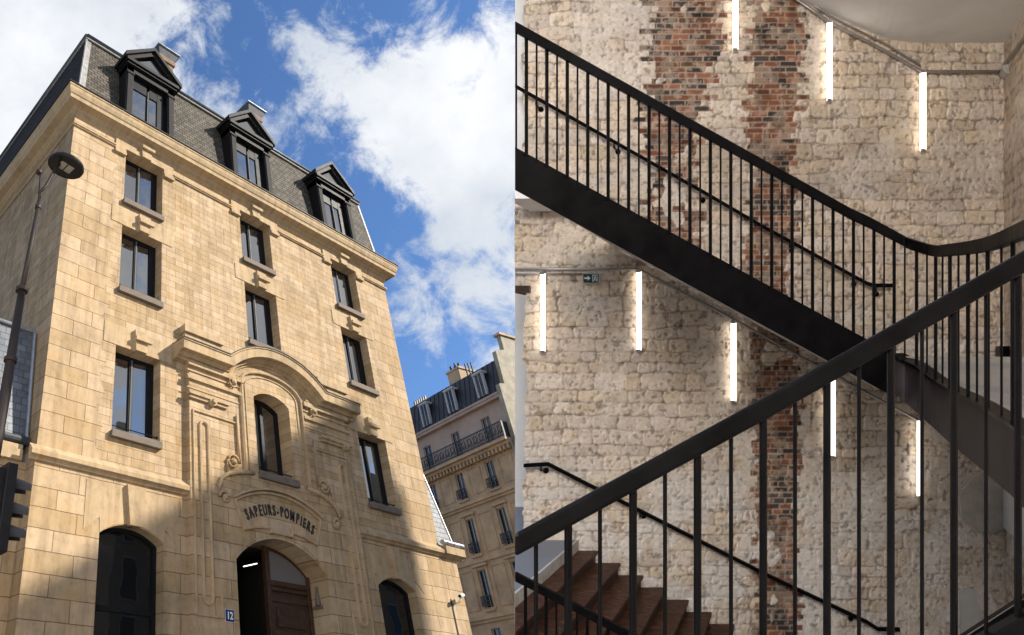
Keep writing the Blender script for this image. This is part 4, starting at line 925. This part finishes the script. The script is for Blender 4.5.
b=MB(); low1=[(x+.06,z,bt+.02) for x,z,r,t,bt in P3][:]; b.add(low1+[(XWr-.01,z,h) for x,z,h in low1],[(i,i+1,m+i+1,m+i) for i in range(m-1)])
b.add([low1[0],(low1[0][0]+.6,Zw,low1[0][2]-.35),(XWr,Zw,low1[0][2]-.35),(XWr,low1[0][1],low1[0][2])],[(0,1,2,3)])
rpart('landing_soffit',b,wht,up)
# soffit and steps of the upper flight
b=MB(); xa,xb=515,893
b.add([(RX(xa,Zn),Zn+.05,RH(yB(xa)-3,Zn)),(RX(xb,Zn),Zn+.05,RH(yB(xb)-3,Zn)),(RX(xb,Zn),Zw-.05,RH(yB(xb)-3,Zn)),(RX(xa,Zn),Zw-.05,RH(yB(xa)-3,Zn))],[(0,1,2,3)]); rpart('soffit',b,simple('grey_plaster',(.3,.3,.3),.8),up)
b=MB(); ng=11
for i in range(ng):
    xs0=RX(515,Zn)+i*.285; hh=RH(yT(795+F*(xs0+.285)/Zn),Zn)-.1; b.box(xs0,xs0+.29,Zn+.055,Zw-.06,hh-.04,hh)
rpart('treads',b,wood,up)
# railing of the upper flight
ur=thing('stair_railing','black balustrade of the upper flight curving round to the landing','railing',RM(RX(700,Zn),Zn,RH(240,Zn)))
yR=lambda x:27+.557*(x-515)
path=[(RX(x,Zn),Zn,RH(yR(x),Zn)) for x in (515,640,760,850)]+[(RX(872,Zn),Zn,RH(224,Zn)),(RX(885,Zn),Zn,RH(231,Zn))]+[(p[0],p[1],p[2]) for p in P3[4:]]
rail_run(path,.088,.055,steel,ur)
it=[]
xs_=[516.2+10.22*i for i in range(37)]
for i,x in enumerate(xs_): it.append((RX(x,Zn),Zn,RH(yT(x),Zn)-.02,RH(yR(x) if x<875 else 235,Zn),i%2==1))
def interp(px_):
    for a,c in zip(pth,pth[1:]):
        if a[0]<=px_<=c[0]:
            t=(px_-a[0])/(c[0]-a[0]); return [a[k]+(c[k]-a[k])*t for k in range(5)]
for px_,th in ((894.2,1),(904.8,0),(916.6,1),(927,0),(935.7,1),(942.6,0),(950,1),(958.5,0),(968,1),(977,0),(987.7,1),(1001.5,0),(1013,1),(1027,0)):
    a,z,r,t,bt=interp(px_); it.append((RX(px_,z),z,RH(t,z)-.0,RH(r,z),th))
baluster_set(it,.0145,.0082,steel,ur)
# railing of the lower flight
lr=thing('stair_railing','slim dark railing of the lower flight at the bottom left corner','railing',RM(RX(560,Zn),Zn,RH(640,Zn)))
yL=lambda x:576+.515*(x-515)
rail_run([(RX(515,Zn),Zn,RH(yL(515),Zn)),(RX(760,Zn),Zn,RH(yL(760),Zn))],.07,.045,steel,lr)
baluster_set([(RX(x,Zn),Zn,RH(yL(x)+118,Zn),RH(yL(x),Zn),i%2==0) for i,x in enumerate([525.5+10.3*i for i in range(18)])],.0135,.0085,steel,lr)
# near railing
nr=thing('stair_railing','large close black railing rising across the foreground to the right edge','railing',RM(RX(770,Zf),Zf,RH(800,Zf)))
yN=lambda x:547.5+(x-515)*(261-547.5)/(1024-515)
rail_run([(RX(515,Zf+.03),Zf,RH(yN(515),Zf)),(RX(770,Zf),Zf,RH(yN(770)+1.5,Zf)),(RX(1130,Zf),Zf,RH(yN(1130),Zf))],.060,.05,steel,nr,bevel=.009)
bx=[(536,0),(568.3,1),(600,0),(633,1),(665,0),(697.5,1),(731,0),(763.2,1),(795,0),(827,1),(859,0),(890.8,1),(922,0),(954,1),(986,0),(1018,1),(1050,0)]
baluster_set([(RX(x,Zf),Zf,RH(1000,Zf),RH(yN(x),Zf),t) for x,t in bx],.0106,.0056,steel,nr)
rail_run([(RX(515,Zf),Zf,RH(yN(515)+360,Zf)),(RX(1130,Zf),Zf,RH(yN(1130)+360,Zf))],.05,.05,steel,nr,name='bottom_rail')
# wall handrails
def wall_rail(pts,label,brk,zz=Zw-.14):
    o=thing('wall_handrail',label,'handrail',RM(RX(pts[0][0],zz),zz,RH(pts[0][1],zz)))
    rail_run([(RX(x,zz),zz,RH(y,zz)) for x,y in pts],.05,.04,steel,o,name='rail')
    for x,y in brk:
        b=MB(); X_,H_=RX(x,zz),RH(y,zz); b.tube([(X_,zz,H_),(X_+.0,zz+.0,H_-.07),(X_+.02,Zw-.01,H_-.09)],.012,6); b.tube([(X_+.02,Zw-.035,H_-.09),(X_+.02,Zw+.0,H_-.09)],.035,10); rpart('bracket',b,steel,o)
wall_rail([(515,86),(705,193),(760,225),(866,283),(873,285.5),(893,285.5)],'thin dark handrail on the wall behind the upper balustrade',[(536,99),(614,142),(700,191),(790,242),(853,276),(876,286)])
wall_rail([(524,465.5),(548,464),(597,489),(769,576),(867,622),(878,629),(900,629.5)],'dark handrail following the lower steps down the rubble wall',[(541,465),(640,511),(760,571),(850,615)])
# tube lights
emt=newmat('tube_glow',(1,1,1)); eb=emt.node_tree.nodes['Principled BSDF']; eb.inputs['Emission Color'].default_value=(1,.90,.78,1); eb.inputs['Emission Strength'].default_value=1.7
cap=simple('aluminium_cap',(.5,.5,.5),.4,.8); Zt=Zw-.075
tl_=[(735.5,-31,50.5,'tube light at the top centre between the two brick bands'),(829.5,22,101,'tube light under the upper conduit right of the brick band'),(923,72,151,'tube light under the bend of the upper conduit near the ceiling corner'),
 (543,273,352,'tube light at the far left below the lower conduit'),(639,271,351,'tube light right of the exit sign under the bend of the lower conduit'),(733.5,322,402,'tube light on the slope of the lower conduit left of the brick band'),
 (832.5,378,457,'tube light partly behind the foreground handrail'),(920,419,497,'lowest tube light under the landing fascia')]
for x,y0,y1,lab in tl_:
    o=thing('tube_light','white vertical '+lab,'light',RM(RX(x,Zt),Zt,RH(y1,Zt)),'vertical tube lights on the rubble wall')
    X_=RX(x,Zt); b=MB(); n=14; r=.0275
    b.add([(X_+r*math.cos(2*math.pi*k/n)+A_*r*math.sin(2*math.pi*k/n),Zt-r*math.sin(2*math.pi*k/n),h) for h in (RH(y1,Zt)+.01,RH(y0,Zt)-.01) for k in range(n)],[(k,(k+1)%n,n+(k+1)%n,n+k) for k in range(n)])
    rpart('diffuser',b,emt,o,smooth=True)
    for h in (RH(y1,Zt),RH(y0,Zt)): rpart('end_cap',MB().box(X_-.03,X_+.03,Zt-.03,Zt+.03,h-.02,h+.02),cap,o)
    rpart('wall_clip',MB().box(X_-.02,X_+.02,Zt+.02,Zw,RH(y0,Zt)-.12,RH(y0,Zt)-.06),cap,o)
# lamps added out of view to brighten the stair hall, with made-up housings
for X_,Z_,h_,lab,en_,ta in ((-2.0,3.2,2.75,'left of the front row of',20,-1.2),(-.2,3.1,2.75,'middle of the front row of',20,-1.2),(1.5,3.2,2.75,'right of the front row of',20,-1.2),(-1.2,-2.6,3.2,'left of the rear pair of',390,-2.9),(1.4,-2.6,3.2,'right of the rear pair of',390,-2.9)):
    o=thing('added_fill_lamp','added unseen fill lamp for the stair hall, '+lab+' lamps','lamp',RM(X_,Z_,h_),'added fill lamps of the stair hall')
    rpart('trough',MB().box(X_-.85,X_+.85,Z_-.3,Z_+.3,h_+.03,h_+.12),wht,o,bevel=.01)
    b=MB(); b.tube([(X_-.6,Z_,h_+.12),(X_-.6,Z_,h_+1.2)],.006,6); rpart('suspension',b,cap,o); b=MB(); b.tube([(X_+.6,Z_,h_+.12),(X_+.6,Z_,h_+1.2)],.006,6); rpart('suspension',b,cap,o)
    al=bpy.data.lights.new('fill_light','AREA'); al.shape='RECTANGLE'; al.size=1.6; al.size_y=.9; al.energy=en_; al.color=(1,.94,.87)
    lo=bpy.data.objects.new('fill_light',al); C.objects.link(lo); p0=Vector(RM(X_,Z_,h_)); tgt=Vector(RM(X_-.3,Zw,ta)); lo.location=p0; lo.rotation_euler=(p0-tgt).to_track_quat('Z','Y').to_euler()
# conduits
galv=simple('galvanised_conduit',(.36,.35,.34),.4,.7,var=.2); Zc_=Zw-.06
def conduit(pts,label,r=.014,extra=None):
    P=[(RX(x,Zc_),Zc_,RH(y,Zc_)) for x,y in pts]
    if extra: P+=extra
    b=MB(); b.tube(P,r,8); o=single('conduit',room(b),galv,label,'conduit',RM(*P[0]),smooth=True)
conduit([(780,-12),(828,21),(880,48),(919,70),(926,71.5),(1000,71.5)],'galvanised conduit along the sloping ceiling edge linking the upper tube lights',.02)
conduit([(800,-5),(830,16),(888,45),(921,66)],'thinner conduit running just above the upper lighting conduit',.012)
conduit([(515,269),(636,269),(642,271),(733,319),(832,374),(925,424)],'galvanised conduit linking the lower tube lights below the black stringer',.017)
conduit([(515,274),(584,274)],'short thin conduit ending at the exit sign',.011)
b=MB(); b.tube([(RX(1006,Zc_),Zw-.2,RH(72,Zc_)),(RX(1006,Zc_),Zw-.02,RH(72,Zc_))],.08,16)
o=single('junction_box',room(b),simple('box_plastic',(.5,.49,.46),.5),'round pale junction box in the corner beside the ceiling','junction box',RM(RX(1006,Zc_),Zw,RH(72,Zc_)),bevel=.01)
b=MB(); b.tube([(XWr-.06,Zw-.15,RH(70,Zw)),(XWr-.06,6.5,RH(70,Zw))],.02,8); single('conduit',room(b),galv,'conduit continuing along the right return wall from the junction box','conduit',RM(XWr-.06,Zw-.15,RH(70,Zw)),smooth=True)
# exit sign
ex=thing('exit_sign','small dark green emergency exit sign with arrow and running figure','sign',RM(RX(592,Zc_),Zc_,RH(283.5,Zc_)))
grn=simple('exit_green',(.018,.06,.055),.4,var=.1); exw=simple('sign_white',(.75,.78,.76),.4,var=.04)
x0,x1=RX(584.6,Zc_),RX(599.6,Zc_); z0,z1=RH(283,Zc_),RH(274.3,Zc_)
rpart('panel',MB().box(x0,x1,Zc_-.05,Zc_,z0,z1),grn,ex,bevel=.004)
rpart('frame',MB().box(x0-.014,x1+.02,Zc_-.04,Zc_+.02,z0-.014,z1+.012),simple('sign_case',(.35,.37,.36),.5),ex,bevel=.004)
cz=(z0+z1)/2; b=MB()
def flat(b,poly): n=len(poly); b.add([(x,Zc_-.056,z) for x,z in poly]+[(x,Zc_-.051,z) for x,z in poly],[tuple(range(n)),tuple(range(2*n-1,n-1,-1))]+[(i,i+n,(i+1)%n+n,(i+1)%n) for i in range(n)])
ax=x0+.015; flat(b,[(ax,cz-.01),(ax+.04,cz-.01),(ax+.04,cz-.03),(ax+.078,cz),(ax+.04,cz+.03),(ax+.04,cz+.01),(ax,cz+.01)]); rpart('arrow',b,exw,ex)
b=MB(); bx0=x1-.075
for q in ([(bx0,cz-.045),(bx0+.008,cz-.045),(bx0+.008,cz+.045),(bx0,cz+.045)],[(bx0+.055,cz-.045),(bx0+.062,cz-.045),(bx0+.062,cz+.045),(bx0+.055,cz+.045)],[(bx0,cz+.037),(bx0+.06,cz+.037),(bx0+.06,cz+.045),(bx0,cz+.045)],
   [(bx0+.024,cz-.0),(bx0+.042,cz+.004),(bx0+.036,cz+.022),(bx0+.022,cz+.018)],[(bx0+.028,cz+.024),(bx0+.04,cz+.024),(bx0+.04,cz+.034),(bx0+.028,cz+.034)],[(bx0+.012,cz-.04),(bx0+.02,cz-.04),(bx0+.034,cz),(bx0+.024,cz)],[(bx0+.036,cz),(bx0+.05,cz-.014),(bx0+.05,cz-.034),(bx0+.042,cz-.034),(bx0+.042,cz-.018),(bx0+.03,cz)]): flat(b,q)
rpart('pictogram',b,exw,ex)
# black radiator grille at the foot of the landing wall
b=MB(); b.box(RX(1000,Zw-.3),XWr-.03,Zw-.3,Zw-.1,RH(361,Zw-.3),RH(346,Zw-.3)); single('floor_box',room(b),steel,'low black metal box on the landing floor at the foot of the corner','box',RM(RX(1003,Zw),Zw-.3,RH(361,Zw)),bevel=.01)
b=MB(); b.box(XWr-.035,XWr,6.5,Zw-.02,RH(527,Zw),-.35); single('plaster_patch',room(b),simple('fresh_plaster',(.62,.62,.62),.85,var=.06),'clean white plaster on the right return wall under the landing','wall',RM(XWr,7.6,RH(527,Zw)))
# plaster patch and leaning board, rising stringer bottom right
b=MB(); zz=Zw-.03
pp=[(958,500),(960,491),(966,485),(971,478),(980,473),(990,468),(1004,466),(1004,529),(996,534),(985,532),(976,534),(969,525),(961,519)]
n=len(pp); b.add([(RX(x,zz),zz,RH(y,zz)) for x,y in pp]+[(RX(x,zz),Zw+.05,RH(y,zz)) for x,y in pp],[tuple(range(n)),tuple(range(2*n-1,n-1,-1))]+[(i,i+n,(i+1)%n+n,(i+1)%n) for i in range(n)])
single('plaster_patch',room(b),simple('old_plaster',(.50,.46,.41),.85,var=.2,scale=6,bs=.5,dist=.02),'smooth pale plaster patch on the wall under the landing corner','wall',RM(RX(975,zz),zz,RH(533,zz)),bevel=.02)
b=MB(); zz=7.4
pp=[(961,640),(960,592),(964,589),(975,590),(988,640)]
n=len(pp); b.add([(RX(x,zz),zz,RH(y,zz)) for x,y in pp]+[(RX(x,zz),zz+.04,RH(y,zz)) for x,y in pp],[tuple(range(n)),tuple(range(2*n-1,n-1,-1))]+[(i,i+n,(i+1)%n+n,(i+1)%n) for i in range(n)])
single('leaning_board',room(b),simple('board_white',(.36,.36,.35),.7,var=.1),'pale board leaning behind the dark stringer at the bottom right','board',RM(RX(972,zz),zz,RH(640,zz)))
b=MB(); zz=4.6
pp=[(950,645),(1060,574),(1060,660),(950,700)]
b.add([(RX(x,zz),zz,RH(y,zz)) for x,y in pp]+[(RX(x,zz),zz+.05,RH(y,zz)) for x,y in pp],[(0,1,2,3),(7,6,5,4)]+[(i,i+4,(i+1)%4+4,(i+1)%4) for i in range(4)])
bs=thing('basement_staircase','dark steel stringer rising to the right at the bottom right corner','staircase',RM(RX(1000,zz),zz,RH(660,zz))); rpart('stringer',b,steel,bs)
rail_run([(RX(950,zz),zz,RH(646,zz)),(RX(1060,zz),zz,RH(575,zz))],.008,.012,galv,bs,name='edge_trim',bevel=0)

# ================================================================= LIGHT AND SKY
sv=Vector((.9,-1,.85)).normalized()
sl=bpy.data.lights.new('sun','SUN'); sl.energy=4.7; sl.angle=math.radians(.9); sl.color=(1,.93,.82); so=bpy.data.objects.new('sun',sl); C.objects.link(so)
so.rotation_euler=sv.to_track_quat('Z','Y').to_euler(); so.location=(0,-30,40)
W=bpy.data.worlds.new('World'); S.world=W; W.use_nodes=True; nt=W.node_tree
class WW: node_tree=nt
Wm=WW()
bg=nt.nodes['Background']; sky=N(Wm,'ShaderNodeTexSky'); sky.sky_type='NISHITA'; sky.sun_disc=False; sky.sun_elevation=math.asin(sv.z); sky.sun_rotation=math.atan2(sv.x,sv.y); sky.air_density=1.0; sky.dust_density=.3; sky.ozone_density=2.5
tc=N(Wm,'ShaderNodeTexCoord'); vec=tc.outputs['Generated']
blobs=[((20,10),.28,1.0),((120,30),.16,.7),((-60,120),.3,1.0),((10,80),.2,.9),((240,80),.12,-.75),((235,35),.07,.4),((345,175),.10,-.35),((350,60),.07,.35),((300,30),.08,.45),((288,132),.07,1.5),((205,95),.05,.3),((300,60),.06,.5),((420,80),.07,.5),((160,140),.1,-.1),((385,225),.055,-.95),((372,20),.06,-.45),((400,45),.05,-.3),((440,120),.14,.75),((490,230),.18,.5),((430,290),.12,.55),((505,215),.04,-.7),((450,10),.06,.0),((440,380),.06,-.35),((415,385),.03,.3),((480,340),.07,-.3),((470,160),.12,.4),((320,140),.07,-.5)]
acc=None
blobs+=[(Vector((.5,-.7,.45)).normalized(),.26,.9),(Vector((.46,-.62,.63)).normalized(),.2,.6),(Vector((.7,-.5,.5)).normalized(),.3,1.0),(Vector((-.5,-.7,.4)).normalized(),.4,.7)]
for pp_,rad,wgt in blobs:
    d=raydir(*pp_) if len(pp_)==2 else pp_; dp=N(Wm,'ShaderNodeVectorMath',operation='DISTANCE'); L(Wm,vec,dp.inputs[0]); dp.inputs[1].default_value=tuple(d)
    mr=N(Wm,'ShaderNodeMapRange'); mr.interpolation_type='SMOOTHSTEP'; L(Wm,dp.outputs['Value'],mr.inputs[0]); mr.inputs[1].default_value=rad*1.5; mr.inputs[2].default_value=0; mr.inputs[3].default_value=0; mr.inputs[4].default_value=wgt
    acc=mr.outputs[0] if acc is None else math_(Wm,'ADD',acc,mr.outputs[0])
n1=noise(Wm,3.6,10,.60,vec,.25); n2=noise(Wm,13,9,.68,vec,.4)
tot=math_(Wm,'ADD',math_(Wm,'MULTIPLY',acc,.25),math_(Wm,'ADD',math_(Wm,'MULTIPLY',n1.outputs[0],1.5),math_(Wm,'MULTIPLY',n2.outputs[0],1.15)))
cm=N(Wm,'ShaderNodeMapRange'); cm.interpolation_type='SMOOTHSTEP'; L(Wm,tot,cm.inputs[0]); cm.inputs[1].default_value=1.24; cm.inputs[2].default_value=1.56
n3=noise(Wm,3.0,6,.6,vec); cc_=ramp(Wm,n3.outputs[0],[(.35,(2.6,2.85,3.2)),(.62,(3.95,4.0,4.1))])
skc=mix(Wm,sky.outputs[0],(.50,.64,.80),1.0,'MULTIPLY')
L(Wm,mix(Wm,skc,cc_.outputs[0],cm.outputs[0]),bg.inputs[0]); bg.inputs[1].default_value=.14
S.view_settings.view_transform='Standard'; S.view_settings.look='None'; S.view_settings.gamma=1; S.view_settings.exposure=.85
S.render.engine='CYCLES'; S.cycles.max_bounces=6
